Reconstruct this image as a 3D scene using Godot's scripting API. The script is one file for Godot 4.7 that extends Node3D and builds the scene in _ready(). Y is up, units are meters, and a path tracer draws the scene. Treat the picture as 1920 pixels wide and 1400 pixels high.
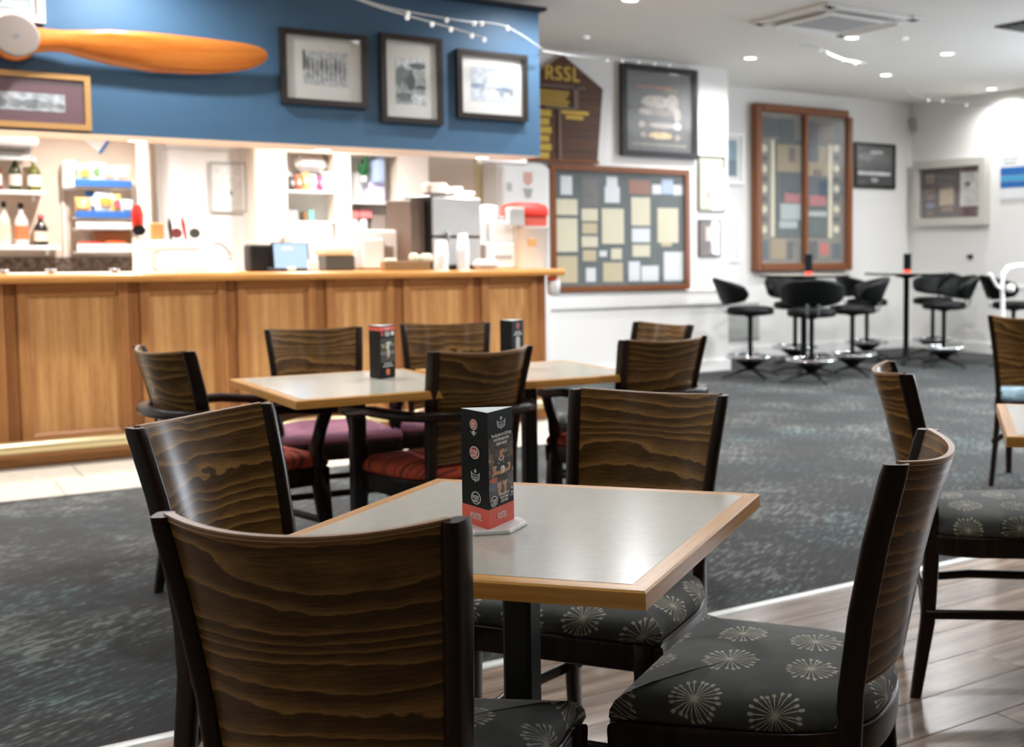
extends Node3D
# A club dining room: bar with a blue bulkhead, white walls with framed memorabilia, tables, wooden chairs and bar stools.

const FOCAL := 2255.92          # focal length in pixels of the 1920 x 1400 frame
const CX := 1406.63             # where the lens axis meets the frame (the photograph is a crop)
const CY := 624.42
const EYE := Vector3(0, 1.19, 0)
const ZB := -7.72               # front of the bar and of the bulkhead
const ZW := -9.75               # wall behind the bar end
const ZV := -10.73              # recessed wall behind the stools
const XW := 7.0                 # corner where the wall steps back
const XR := 10.48               # right wall
const CEIL := 2.98

var view := Basis()
var M := {}
var taken := {}
var rng := RandomNumberGenerator.new()


func _ready() -> void:
	rng.seed = 11
	set_camera()
	set_world()
	make_materials()
	build_room()
	build_lights()
	build_bar()
	build_back_bar()
	build_wall_items()
	build_dining()
	build_stools()
	build_table_items()


func set_camera() -> void:
	var rx := Basis(Vector3.RIGHT, 0.068139)
	var ry := Basis(Vector3.UP, 0.640832)
	var rz := Basis(Vector3.BACK, 0.001343)
	view = (rz * rx * ry).transposed()
	var c := Camera3D.new()
	c.name = "camera"
	add_child(c)
	c.transform = Transform3D(view, EYE)
	var a := CameraAttributesPhysical.new()
	a.frustum_focal_length = 50.0
	a.frustum_near = 0.05
	a.frustum_far = 80.0
	a.frustum_focus_distance = 1.9
	a.exposure_aperture = 6.2
	c.attributes = a
	var near := 0.05
	c.set_frustum(near * 1400.0 / FOCAL, Vector2(near * (960.0 - CX) / FOCAL, -near * (700.0 - CY) / FOCAL), near, 80.0)
	c.current = true


func set_world() -> void:
	var w := WorldEnvironment.new()
	w.name = "world"
	var e := Environment.new()
	e.background_mode = Environment.BG_COLOR
	e.background_color = Color(0.55, 0.58, 0.62)
	e.tonemap_mode = Environment.TONE_MAPPER_LINEAR
	e.tonemap_exposure = 1.0
	e.sdfgi_enabled = true
	e.ssao_enabled = true
	e.ssil_enabled = true
	w.environment = e
	add_child(w)


# ------------------------------------------------------------------ where a point of a known plane lies
func ray(px: float, py: float) -> Vector3:
	return view * Vector3((px - CX) / FOCAL, -(py - CY) / FOCAL, -1.0)

func on_z(px: float, py: float, z: float) -> Vector3:
	var d := ray(px, py)
	return EYE + d * ((z - EYE.z) / d.z)

func on_x(px: float, py: float, x: float) -> Vector3:
	var d := ray(px, py)
	return EYE + d * ((x - EYE.x) / d.x)

func on_y(px: float, py: float, y: float) -> Vector3:
	var d := ray(px, py)
	return EYE + d * ((y - EYE.y) / d.y)


# ------------------------------------------------------------------ nodes
func numbered(called: String) -> String:
	if not taken.has(called):
		taken[called] = 0
		return called
	taken[called] += 1
	return "%s_%03d" % [called, taken[called]]

func tag(o: Node3D, label: String, category: String, group := "") -> Node3D:
	o.set_meta("label", label)
	o.set_meta("category", category)
	if group:
		o.set_meta("group", group)
	return o

func thing(called: String, label: String, category: String, at := Vector3.ZERO, turn := 0.0, group := "") -> Node3D:
	var o := Node3D.new()
	o.name = numbered(called)
	add_child(o)
	o.position = at
	o.rotation.y = turn
	return tag(o, label, category, group)

func part(called: String, st: SurfaceTool, m: Material, parent: Node3D = null) -> MeshInstance3D:
	st.generate_normals()
	return put(called, st.commit(), m, parent)

func put(called: String, mesh: Mesh, m: Material, parent: Node3D = null) -> MeshInstance3D:
	var o := MeshInstance3D.new()
	o.mesh = mesh
	o.material_override = m
	if parent == null:
		o.name = numbered(called)
		add_child(o)
	else:
		o.name = called
		parent.add_child(o, true)
	return o

func struct(called: String, st: SurfaceTool, m: Material, parent: Node3D = null) -> MeshInstance3D:
	var o := part(called, st, m, parent)
	if parent == null:
		o.set_meta("kind", "structure")
	return o

func dup(root: Node3D, called: String, label: String, group := "") -> Node3D:
	var r: Node3D = root.duplicate()
	r.name = numbered(called)
	add_child(r)
	r.set_meta("label", label)
	if group:
		r.set_meta("group", group)
	return r


# ------------------------------------------------------------------ shapes
func mb() -> SurfaceTool:
	var st := SurfaceTool.new()
	st.begin(Mesh.PRIMITIVE_TRIANGLES)
	return st

func tri(st: SurfaceTool, a: Vector3, b: Vector3, c: Vector3, ua := Vector2.ZERO, ub := Vector2.ZERO, uc := Vector2.ZERO) -> void:
	st.set_uv(ua); st.add_vertex(a)
	st.set_uv(ub); st.add_vertex(b)
	st.set_uv(uc); st.add_vertex(c)

func flat_uv(p: Vector3, n: Vector3, g: int) -> Vector2:
	var a := n.abs()
	var k := 0 if a.x >= a.y and a.x >= a.z else (1 if a.y >= a.z else 2)
	var others: Array = [[1, 2], [0, 2], [0, 1]][k]
	if g == k:
		return Vector2(p[others[0]], p[others[1]])
	return Vector2(p[g], p[others[0] if others[1] == g else others[1]])

# one convex face, turned away from «inside»; g is the axis the grain follows
func face(st: SurfaceTool, pts: Array, inside: Vector3, g := 0, xf := Transform3D(), uvoff := Vector2.ZERO) -> void:
	var n: Vector3 = (pts[1] - pts[0]).cross(pts[2] - pts[0])
	var out: bool = n.dot(pts[0] - inside) > 0.0
	for i in range(1, pts.size() - 1):
		var t := [pts[0], pts[i + 1], pts[i]] if out else [pts[0], pts[i], pts[i + 1]]
		tri(st, xf * t[0], xf * t[1], xf * t[2], flat_uv(t[0], n, g) + uvoff, flat_uv(t[1], n, g) + uvoff, flat_uv(t[2], n, g) + uvoff)

# a box of size s round c with its edges chamfered by ch
func box(st: SurfaceTool, c: Vector3, s: Vector3, ch := 0.003, g := 0, xf := Transform3D(), uvoff := Vector2.ZERO) -> void:
	st.set_smooth_group(-1)
	var h := s / 2.0
	ch = minf(ch, minf(h.x, minf(h.y, h.z)) * 0.9)
	if ch <= 0.0:
		for k in 3:
			var u := (k + 1) % 3
			var w := (k + 2) % 3
			for sg: float in [-1.0, 1.0]:
				var q := []
				for e in [[-1, -1], [1, -1], [1, 1], [-1, 1]]:
					var p := Vector3()
					p[k] = sg * h[k]; p[u] = e[0] * h[u]; p[w] = e[1] * h[w]
					q.append(c + p)
				face(st, q, c, g, xf, uvoff)
		return
	var v := func(sx: int, sy: int, sz: int, k: int) -> Vector3:
		var p := Vector3(sx * (h.x - ch), sy * (h.y - ch), sz * (h.z - ch))
		p[k] = [sx, sy, sz][k] * h[k]
		return c + p
	for k in 3:
		var u := (k + 1) % 3
		var w := (k + 2) % 3
		for sg: int in [-1, 1]:
			var q := []
			for e in [[-1, -1], [1, -1], [1, 1], [-1, 1]]:
				var d := [0, 0, 0]
				d[k] = sg; d[u] = e[0]; d[w] = e[1]
				q.append(v.call(d[0], d[1], d[2], k))
			face(st, q, c, g, xf, uvoff)
		for su: int in [-1, 1]:
			for sw: int in [-1, 1]:
				var d := [0, 0, 0]
				d[u] = su; d[w] = sw
				d[k] = -1
				var e := d.duplicate()
				e[k] = 1
				face(st, [v.call(d[0], d[1], d[2], u), v.call(e[0], e[1], e[2], u), v.call(e[0], e[1], e[2], w), v.call(d[0], d[1], d[2], w)], c, g, xf, uvoff)
	for sx: int in [-1, 1]:
		for sy: int in [-1, 1]:
			for sz: int in [-1, 1]:
				face(st, [v.call(sx, sy, sz, 0), v.call(sx, sy, sz, 1), v.call(sx, sy, sz, 2)], c, g, xf, uvoff)

# between two corners
func slab(st: SurfaceTool, a: Vector3, b: Vector3, ch := 0.003, g := 0) -> void:
	box(st, (a + b) / 2.0, (b - a).abs(), ch, g)

# closed rings joined one after another; the winding is found from the volume
func loft(st: SurfaceTool, rings: Array, smooth := true, caps := true, uvk := Vector2(1, 1), join := false, xf := Transform3D()) -> void:
	var vol := 0.0
	var t: Array = []
	var n: int = rings[0].size()
	var last := rings.size() if join else rings.size() - 1
	var c0 := Vector3()
	for p: Vector3 in rings[0]:
		c0 += p / n
	var along := 0.0
	var arc := [0.0]
	for i in n:
		arc.append(arc[i] + (rings[0][(i + 1) % n] - rings[0][i]).length())
	for k in last:
		var r0: Array = rings[k]
		var r1: Array = rings[(k + 1) % rings.size()]
		var step: float = ((r1[0] - r0[0]).length() + (r1[n / 2] - r0[n / 2]).length()) / 2.0
		for i in n:
			var j := (i + 1) % n
			var ua := Vector2(along * uvk.x, arc[i] * uvk.y)
			var ub := Vector2((along + step) * uvk.x, arc[i] * uvk.y)
			var uc := Vector2((along + step) * uvk.x, arc[i + 1] * uvk.y)
			var ud := Vector2(along * uvk.x, arc[i + 1] * uvk.y)
			t.append([r0[i], r1[i], r1[j], ua, ub, uc])
			t.append([r0[i], r1[j], r0[j], ua, uc, ud])
		along += step
	var sides := t.size()
	if caps and not join:
		for e in [[rings[0], false], [rings[rings.size() - 1], true]]:
			var r: Array = e[0]
			var m := Vector3()
			for p: Vector3 in r:
				m += p / n
			for i in n:
				var j := (i + 1) % n
				var uv := Vector2((r[i] - m).length(), 0)
				if e[1]:
					t.append([m, r[j], r[i], Vector2.ZERO, uv, uv])
				else:
					t.append([m, r[i], r[j], Vector2.ZERO, uv, uv])
	for q in t:
		vol += (q[0] - c0).dot((q[1] - c0).cross(q[2] - c0))
	for i in t.size():
		var q: Array = t[i]
		st.set_smooth_group(0 if smooth and i < sides else -1)
		if vol > 0.0:
			tri(st, xf * q[0], xf * q[2], xf * q[1], q[3], q[5], q[4])
		else:
			tri(st, xf * q[0], xf * q[1], xf * q[2], q[3], q[4], q[5])

func frames(pts: Array, closed := false) -> Array:
	var out := []
	var up := Vector3.UP
	for i in pts.size():
		var a: Vector3 = pts[(i - 1 + pts.size()) % pts.size()] if closed or i > 0 else pts[0]
		var b: Vector3 = pts[(i + 1) % pts.size()] if closed or i < pts.size() - 1 else pts[i]
		var d := (b - a).normalized()
		var s := d.cross(up)
		if s.length() < 0.05:
			s = d.cross(Vector3.BACK)
		s = s.normalized()
		out.append(Basis(s, s.cross(d).normalized(), -d))
	return out

func ellipse(n: int, rx: float, ry: float) -> Array:
	var q := []
	for i in n:
		q.append(Vector2(cos(TAU * i / n) * rx, sin(TAU * i / n) * ry))
	return q

func rrect(w: float, h: float, r: float, seg := 3) -> Array:
	var q := []
	r = minf(r, minf(w, h) / 2.0 - 0.0001)
	for k in 4:
		var c := Vector2([1, -1, -1, 1][k] * (w / 2.0 - r), [1, 1, -1, -1][k] * (h / 2.0 - r))
		for i in seg + 1:
			var a := PI / 2.0 * (k + float(i) / seg)
			q.append(c + Vector2(cos(a), sin(a)) * r)
	return q

# a profile (Vector2 list) carried along points; sizes scales it point by point
func sweep(st: SurfaceTool, pts: Array, prof: Array, smooth := true, closed := false, sizes: Array = [], uvk := Vector2(1, 1), xf := Transform3D()) -> void:
	var fr := frames(pts, closed)
	var rings := []
	for i in pts.size():
		var r := []
		var k: float = sizes[i] if sizes else 1.0
		for p: Vector2 in prof:
			r.append(pts[i] + fr[i] * Vector3(p.x * k, p.y * k, 0))
		rings.append(r)
	loft(st, rings, smooth, not closed, uvk, closed, xf)

func tube(st: SurfaceTool, pts: Array, r: float, n := 10, closed := false, sizes: Array = [], xf := Transform3D()) -> void:
	sweep(st, pts, ellipse(n, r, r), true, closed, sizes, Vector2(1, 1), xf)

# profile: [radius, height] pairs, turned round the upright axis through c
func lathe(st: SurfaceTool, prof: Array, c := Vector3.ZERO, n := 20, xf := Transform3D(), smooth := true) -> void:
	var rings := []
	for p in prof:
		var r := []
		for i in n:
			r.append(c + Vector3(cos(TAU * i / n) * p[0], p[1], sin(TAU * i / n) * p[0]))
		rings.append(r)
	loft(st, rings, smooth, true, Vector2(1, 1), false, xf)

# a flat outline (Vector2, x right, y up) with thickness towards +z from z0 to z1
func plate(st: SurfaceTool, outline: Array, z0: float, z1: float, at := Vector3.ZERO, smooth := false) -> void:
	var a := []
	var b := []
	for p: Vector2 in outline:
		a.append(at + Vector3(p.x, p.y, z0))
		b.append(at + Vector3(p.x, p.y, z1))
	st.set_smooth_group(-1)
	var n := outline.size()
	var pv := PackedVector2Array(outline)
	var tr := Geometry2D.triangulate_polygon(pv)
	var ccw := not Geometry2D.is_polygon_clockwise(pv)
	for i in range(0, tr.size(), 3):
		var q := [tr[i], tr[i + 1], tr[i + 2]]
		var area: float = (outline[q[1]] - outline[q[0]]).cross(outline[q[2]] - outline[q[0]])
		if area > 0:
			q = [q[0], q[2], q[1]]
		tri(st, b[q[0]], b[q[1]], b[q[2]], outline[q[0]], outline[q[1]], outline[q[2]])
		tri(st, a[q[0]], a[q[2]], a[q[1]], outline[q[0]], outline[q[2]], outline[q[1]])
	if smooth:
		st.set_smooth_group(0)
	for i in n:
		var j := (i + 1) % n
		var q := [a[i], a[j], b[j], b[i]] if ccw else [a[j], a[i], b[i], b[j]]
		tri(st, q[0], q[2], q[1])
		tri(st, q[0], q[3], q[2])

# a picture on a flat rectangle: x right, y up, facing +z, uv 0..1
func sheet(st: SurfaceTool, c: Vector3, w: float, h: float, t := 0.001) -> void:
	st.set_smooth_group(-1)
	var a := c + Vector3(-w / 2, -h / 2, 0)
	var b := c + Vector3(w / 2, -h / 2, 0)
	var d := c + Vector3(w / 2, h / 2, 0)
	var e := c + Vector3(-w / 2, h / 2, 0)
	var k := Vector3(0, 0, t)
	tri(st, a, d, b, Vector2(0, 1), Vector2(1, 0), Vector2(1, 1))
	tri(st, a, e, d, Vector2(0, 1), Vector2(0, 0), Vector2(1, 0))
	for q in [[a, b], [b, d], [d, e], [e, a]]:
		tri(st, q[0], q[1], q[1] - k)
		tri(st, q[0], q[1] - k, q[0] - k)
	tri(st, a - k, b - k, d - k)
	tri(st, a - k, d - k, e - k)

func words(txt: String, size: float, m: Material, parent: Node3D, at: Vector3, called := "lettering", bold := true, depth := 0.0006, wide := 0.0) -> MeshInstance3D:
	var t := TextMesh.new()
	var f := SystemFont.new()
	f.font_names = PackedStringArray(["Droid Sans"])
	f.font_weight = 700 if bold else 400
	t.font = f
	t.text = txt
	t.font_size = 48
	t.pixel_size = size / 36.0
	t.depth = depth
	t.curve_step = 2.0
	var o := put(called, t, m, parent)
	o.position = at
	if wide > 0.0:
		var w := t.get_aabb().size.x
		if w > 0.0001:
			o.scale.x = wide / w
	return o


# ------------------------------------------------------------------ materials
func mat(key: String, c: Color, rough := 0.6, metal := 0.0) -> StandardMaterial3D:
	var m := StandardMaterial3D.new()
	m.resource_name = key
	m.albedo_color = c
	m.roughness = rough
	m.metallic = metal
	M[key] = m
	return m

func rgb(r: int, g: int, b: int) -> Color:
	return Color(r / 255.0, g / 255.0, b / 255.0)

func noise(w: int, h: int, freq: float, seed_: int, oct := 3, kind := FastNoiseLite.TYPE_SIMPLEX_SMOOTH) -> PackedByteArray:
	var n := FastNoiseLite.new()
	n.noise_type = kind
	n.seed = seed_
	n.frequency = freq
	n.fractal_octaves = oct
	var im := n.get_seamless_image(w, h)
	im.convert(Image.FORMAT_L8)
	return im.get_data()

# seamless noise stretched to w x h from a sw x sh picture
func stretched(w: int, h: int, sw: int, sh: int, freq: float, seed_: int, oct := 3) -> PackedByteArray:
	var im := Image.create_from_data(sw, sh, false, Image.FORMAT_L8, noise(sw, sh, freq, seed_, oct))
	im.resize(w, h, Image.INTERPOLATE_CUBIC)
	return im.get_data()

func tex(w: int, h: int, bytes: PackedByteArray) -> ImageTexture:
	return ImageTexture.create_from_image(Image.create_from_data(w, h, false, Image.FORMAT_RGB8, bytes))

func put_rgb(b: PackedByteArray, i: int, c: Color) -> void:
	b[i * 3] = int(clampf(c.r, 0, 1) * 255.0)
	b[i * 3 + 1] = int(clampf(c.g, 0, 1) * 255.0)
	b[i * 3 + 2] = int(clampf(c.b, 0, 1) * 255.0)

# beech stained dark: steps of grain that run across (u along the grain)
func stained_grain(w: int, h: int, bands: float, dark: Color, light: Color, seed_: int) -> ImageTexture:
	var warp := stretched(w, h, 96, 160, 0.013, seed_, 2)
	var ripple := stretched(w, h, 256, 128, 0.05, seed_ + 1, 3)
	var fine := stretched(w, h, 64, 512, 0.16, seed_ + 2, 3)
	var b := PackedByteArray()
	b.resize(w * h * 3)
	for y in h:
		for x in w:
			var i := y * w + x
			var f := float(y) / h
			# wide and narrow rings by turns, the same at the top and the foot of the sheet
			var v := f * bands + 0.42 * sin(TAU * f * 2.0 + 0.7) + 0.12 * sin(TAU * f * 5.0) + (warp[i] / 255.0 - 0.5) * bands * 0.11 + (ripple[i] / 255.0 - 0.5) * 0.22
			var s := v - floorf(v)
			var k := pow(s, 2.2) * 0.8
			if s > 0.97:
				k *= (1.0 - s) / 0.03
			k += (fine[i] / 255.0 - 0.4) * 0.42 + (warp[i] / 255.0 - 0.5) * 0.2
			put_rgb(b, i, dark.lerp(light, clampf(k, 0, 1)))
	return tex(w, h, b)

# straight grain along u
func straight_grain(w: int, h: int, dark: Color, light: Color, seed_: int, sharp := 1.0) -> ImageTexture:
	var a := stretched(w, h, 24, 256, 0.03, seed_, 3)
	var f := stretched(w, h, 64, 512, 0.2, seed_ + 1, 2)
	var b := PackedByteArray()
	b.resize(w * h * 3)
	for i in w * h:
		var k := (a[i] / 255.0 - 0.5) * 1.3 * sharp + (f[i] / 255.0 - 0.5) * 0.7 * sharp + 0.5
		put_rgb(b, i, dark.lerp(light, clampf(k, 0, 1)))
	return tex(w, h, b)

func mottled(w: int, a: Color, c: Color, freq: float, seed_: int, gain := 1.4) -> ImageTexture:
	var n := noise(w, w, freq, seed_, 4)
	var b := PackedByteArray()
	b.resize(w * w * 3)
	for i in w * w:
		put_rgb(b, i, a.lerp(c, clampf((n[i] / 255.0 - 0.5) * gain + 0.5, 0, 1)))
	return tex(w, w, b)

func carpet_texture() -> ImageTexture:
	var w := 1024
	var s1 := stretched(w, w, 220, 1024, 0.085, 31, 3)
	var s2 := stretched(w, w, 420, 1024, 0.16, 32, 2)
	var big := stretched(w, w, 256, 256, 0.012, 33, 3)
	var teal := stretched(w, w, 128, 128, 0.016, 34, 2)
	var b := PackedByteArray()
	b.resize(w * w * 3)
	var lo := rgb(16, 18, 18)
	var hi := rgb(102, 106, 101)
	for i in w * w:
		var k := (s1[i] / 255.0 - 0.5) * 1.6 + (s2[i] / 255.0 - 0.5) * 0.9 + (big[i] / 255.0 - 0.5) * 1.0
		k = clampf(k + 0.36, 0, 1)
		var c := lo.lerp(hi, k * k)
		var t := clampf((teal[i] / 255.0 - 0.45) * 2.6, 0, 1)
		c = c.lerp(Color(c.r * 0.6, c.g * 0.95, c.b * 1.0), t * 0.65)
		put_rgb(b, i, c)
	return tex(w, w, b)

# dandelion heads on a charcoal cloth, four to a tile
func dandelion_texture() -> ImageTexture:
	var w := 768
	var b := PackedByteArray()
	b.resize(w * w * 3)
	var wv := noise(w, w, 0.35, 41, 2)
	var bg := rgb(66, 71, 66)
	var r := RandomNumberGenerator.new()
	r.seed = 5
	for y in w:
		for x in w:
			var i := y * w + x
			var k := 0.86 + (wv[i] / 255.0 - 0.5) * 0.35 + (0.1 if (x / 128 + y / 192) % 2 == 0 else 0.0)
			put_rgb(b, i, Color(bg.r * k, bg.g * k, bg.b * k))
	var pale := rgb(176, 172, 152)
	for h in [[0.25, 0.22, 132.0], [0.77, 0.30, 118.0], [0.28, 0.74, 122.0], [0.79, 0.80, 134.0]]:
		var cx: float = h[0] * w
		var cy: float = h[1] * w
		var spokes := 23
		for s in spokes:
			var a := TAU * s / spokes + r.randf_range(-0.06, 0.06)
			var len: float = h[2] * r.randf_range(0.82, 1.04)
			var steps := int(len * 1.3)
			for t in steps:
				var f := float(t) / steps
				var th := 1.5 + 1.2 * f
				if f > 0.9:
					th = 8.0
				var px := cx + cos(a) * len * f
				var py := cy + sin(a) * len * f
				for dy in range(-int(th), int(th) + 1):
					for dx in range(-int(th), int(th) + 1):
						if dx * dx + dy * dy <= th * th:
							var qx := posmod(int(px) + dx, w)
							var qy := posmod(int(py) + dy, w)
							var i := qy * w + qx
							var k := 0.82 + wv[i] / 255.0 * 0.34
							put_rgb(b, i, Color(pale.r * k, pale.g * k, pale.b * k))
	return tex(w, w, b)

func striped_cloth(base: Color, stripe: Color, seed_: int) -> ImageTexture:
	var w := 256
	var a := stretched(w, w, 8, 128, 0.06, seed_, 3)
	var b := PackedByteArray()
	b.resize(w * w * 3)
	for i in w * w:
		var k := smoothstep(0.56, 0.72, a[i] / 255.0)
		put_rgb(b, i, base.lerp(stripe, k * 0.75))
	return tex(w, w, b)

# a small print: marks are [kind, x, y, rx, ry, colour], in parts of the width and height
func print_texture(w: int, h: int, bg: Color, marks: Array, grain := 0.16, seed_ := 1) -> ImageTexture:
	var n := noise(w, h, 0.06, seed_, 4)
	var im := Image.create(w, h, false, Image.FORMAT_RGB8)
	im.fill(bg)
	for m in marks:
		var cx: float = m[1] * w
		var cy: float = m[2] * h
		var rx: float = maxf(m[3] * w, 0.6)
		var ry: float = maxf(m[4] * h, 0.6)
		if m[0] == "r":
			im.fill_rect(Rect2i(int(cx - rx), int(cy - ry), maxi(1, int(rx * 2)), maxi(1, int(ry * 2))), m[5])
			continue
		for y in range(maxi(0, int(cy - ry)), mini(h, int(cy + ry) + 1)):
			for x in range(maxi(0, int(cx - rx)), mini(w, int(cx + rx) + 1)):
				if pow((x + 0.5 - cx) / rx, 2) + pow((y + 0.5 - cy) / ry, 2) <= 1.0:
					im.set_pixel(x, y, m[5])
	if grain > 0.0:
		for y in h:
			for x in w:
				var k := 1.0 + (n[y * w + x] / 255.0 - 0.5) * 2.0 * grain
				var c := im.get_pixel(x, y)
				im.set_pixel(x, y, Color(clampf(c.r * k, 0, 1), clampf(c.g * k, 0, 1), clampf(c.b * k, 0, 1)))
	return ImageTexture.create_from_image(im)

func textured(key: String, t: Texture2D, rough := 0.6, scale := Vector3.ONE, c := Color.WHITE) -> StandardMaterial3D:
	var m := mat(key, c, rough)
	m.albedo_texture = t
	m.uv1_scale = scale
	return m

func make_materials() -> void:
	var panel := stained_grain(1024, 512, 13.0, rgb(70, 48, 19), rgb(178, 134, 74), 3)
	for k in 3:
		var m := textured("stained_panel_%d" % k, panel, 0.32)
		m.uv1_offset = Vector3(0.31 * k, 0.37 * k, 0)
		m.clearcoat_enabled = true
		m.clearcoat = 0.25
		m.metallic_specular = 0.3
		m.clearcoat_roughness = 0.22
	var dark := straight_grain(512, 256, rgb(22, 13, 8), rgb(46, 29, 16), 8)
	var d := textured("stained_frame", dark, 0.34, Vector3(1.2, 4.0, 1))
	d.clearcoat_enabled = true
	d.clearcoat = 0.2
	d.metallic_specular = 0.3
	d.clearcoat_roughness = 0.2
	mat("ply_edge", rgb(150, 112, 72), 0.4)
	var dd := textured("dandelion", dandelion_texture(), 0.8, Vector3(3.5, 3.5, 1))
	dd.rim_enabled = true
	dd.rim = 0.35
	textured("red_cloth", striped_cloth(rgb(208, 88, 58), rgb(96, 44, 44), 21), 0.85, Vector3(5, 5, 1))
	textured("plum_cloth", striped_cloth(rgb(160, 104, 122), rgb(120, 84, 108), 22), 0.85, Vector3(5, 5, 1))
	textured("blue_cloth", mottled(128, rgb(110, 150, 172), rgb(170, 196, 208), 0.03, 23), 0.85, Vector3(3, 3, 1))
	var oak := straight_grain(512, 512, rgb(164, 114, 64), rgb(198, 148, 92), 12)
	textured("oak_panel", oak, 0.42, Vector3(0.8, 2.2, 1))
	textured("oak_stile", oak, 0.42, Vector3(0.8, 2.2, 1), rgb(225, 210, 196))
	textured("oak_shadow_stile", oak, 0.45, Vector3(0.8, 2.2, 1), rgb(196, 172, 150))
	textured("oak_edge", straight_grain(512, 128, rgb(182, 118, 54), rgb(220, 160, 86), 15), 0.36, Vector3(1.6, 6.0, 1))
	textured("beech_edge", straight_grain(512, 128, rgb(192, 134, 62), rgb(224, 168, 90), 16, 0.8), 0.3, Vector3(1.6, 7.0, 1))
	var lam := textured("laminate", mottled(256, rgb(192, 189, 176), rgb(197, 194, 181), 0.04, 17), 0.2, Vector3(3, 3, 1))
	lam.metallic_specular = 0.6
	mat("black_metal", rgb(12, 12, 13), 0.4, 0.0).metallic_specular = 0.35
	mat("cast_black", rgb(14, 14, 14), 0.5)
	mat("chrome", rgb(225, 228, 230), 0.08, 1.0)
	mat("steel", rgb(168, 170, 172), 0.3, 1.0)
	mat("brass_rail", rgb(214, 196, 150), 0.28, 0.7)
	mat("black_vinyl", rgb(10, 13, 13), 0.45).metallic_specular = 0.3
	mat("white_wall", rgb(236, 235, 231), 0.8)
	mat("cream_wall", rgb(240, 226, 210), 0.8)
	mat("taupe_wall", rgb(84, 77, 70), 0.85)
	mat("beige_wall", rgb(212, 194, 176), 0.8)
	mat("sand_wall", rgb(206, 190, 146), 0.8)
	mat("ceiling", rgb(236, 234, 228), 0.9)
	mat("soffit", rgb(240, 226, 214), 0.8)
	textured("blue_wall", mottled(128, rgb(66, 102, 132), rgb(70, 106, 137), 0.02, 51), 0.5, Vector3(0.7, 0.7, 1))
	mat("navy", rgb(16, 28, 44), 0.6)
	mat("white_paint", rgb(244, 243, 240), 0.45)
	mat("grey_paint", rgb(176, 178, 174), 0.5)
	var cp := textured("carpet", carpet_texture(), 0.95, Vector3(0.42, 0.42, 1))
	cp.rim_enabled = true
	cp.rim = 0.15
	var plank := straight_grain(512, 256, rgb(112, 100, 90), rgb(166, 154, 142), 61, 0.9)
	for k in 4:
		var t: Color = [rgb(255, 250, 246), rgb(232, 222, 214), rgb(214, 206, 202), rgb(246, 230, 216)][k]
		var m := textured("plank_%d" % k, plank, 0.24, Vector3(0.9, 2.0, 1), t)
		m.uv1_offset = Vector3(0.23 * k, 0.41 * k, 0)
	textured("cream_tile", mottled(256, rgb(214, 206, 190), rgb(230, 223, 208), 0.03, 71), 0.35, Vector3(1.5, 1.5, 1))
	mat("grout", rgb(150, 142, 130), 0.9)
	mat("subfloor", rgb(70, 64, 58), 0.9)
	mat("aluminium", rgb(222, 225, 222), 0.4, 0.1)
	mat("paper", rgb(240, 238, 232), 0.8)
	mat("cream_paper", rgb(228, 220, 190), 0.8)
	mat("white_plastic", rgb(226, 226, 223), 0.4)
	mat("grey_plastic", rgb(160, 160, 160), 0.45)
	mat("black_plastic", rgb(16, 17, 18), 0.4)
	mat("dark_screen", rgb(12, 14, 18), 0.15)
	mat("red_plastic", rgb(214, 48, 34), 0.4)
	mat("orange_plastic", rgb(232, 96, 44), 0.45)
	mat("gold", rgb(196, 164, 74), 0.4, 0.6)
	mat("gold_wood", rgb(198, 152, 92), 0.45)
	mat("black_frame", rgb(16, 16, 16), 0.35)
	mat("espresso_frame", rgb(42, 34, 30), 0.4)
	mat("rosewood", rgb(122, 68, 28), 0.35)
	textured("honour_wood", straight_grain(256, 256, rgb(70, 40, 18), rgb(98, 60, 28), 81), 0.35, Vector3(1, 3, 1))
	var gl := mat("glass", Color(0.95, 0.97, 0.98, 0.05), 0.03)
	gl.transparency = BaseMaterial3D.TRANSPARENCY_ALPHA
	var lampm := mat("lamp_glow", Color.WHITE, 0.5)
	lampm.emission_enabled = true
	lampm.emission = rgb(255, 250, 240)
	lampm.emission_energy_multiplier = 7.0
	var fairy := mat("fairy_glow", Color.WHITE, 0.5)
	fairy.emission_enabled = true
	fairy.emission = rgb(255, 252, 246)
	fairy.emission_energy_multiplier = 0.4
	var rope := mat("clear_cable", rgb(170, 172, 170), 0.25)
	rope.metallic_specular = 0.6
	var scr := mat("screen_glow", rgb(60, 80, 110), 0.3)
	scr.emission_enabled = true
	scr.emission = rgb(196, 222, 246)
	scr.emission_energy_multiplier = 1.0
	var wg := mat("window_glow", rgb(236, 240, 244), 0.7)
	wg.emission_enabled = true
	wg.emission = rgb(232, 241, 255)
	wg.emission_energy_multiplier = 1.0


# ------------------------------------------------------------------ the room
func block(called: String, a: Vector3, b: Vector3, m: String, ch := 0.0, g := 0) -> MeshInstance3D:
	var st := mb()
	slab(st, a, b, ch, g)
	return struct(called, st, M[m])

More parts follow.
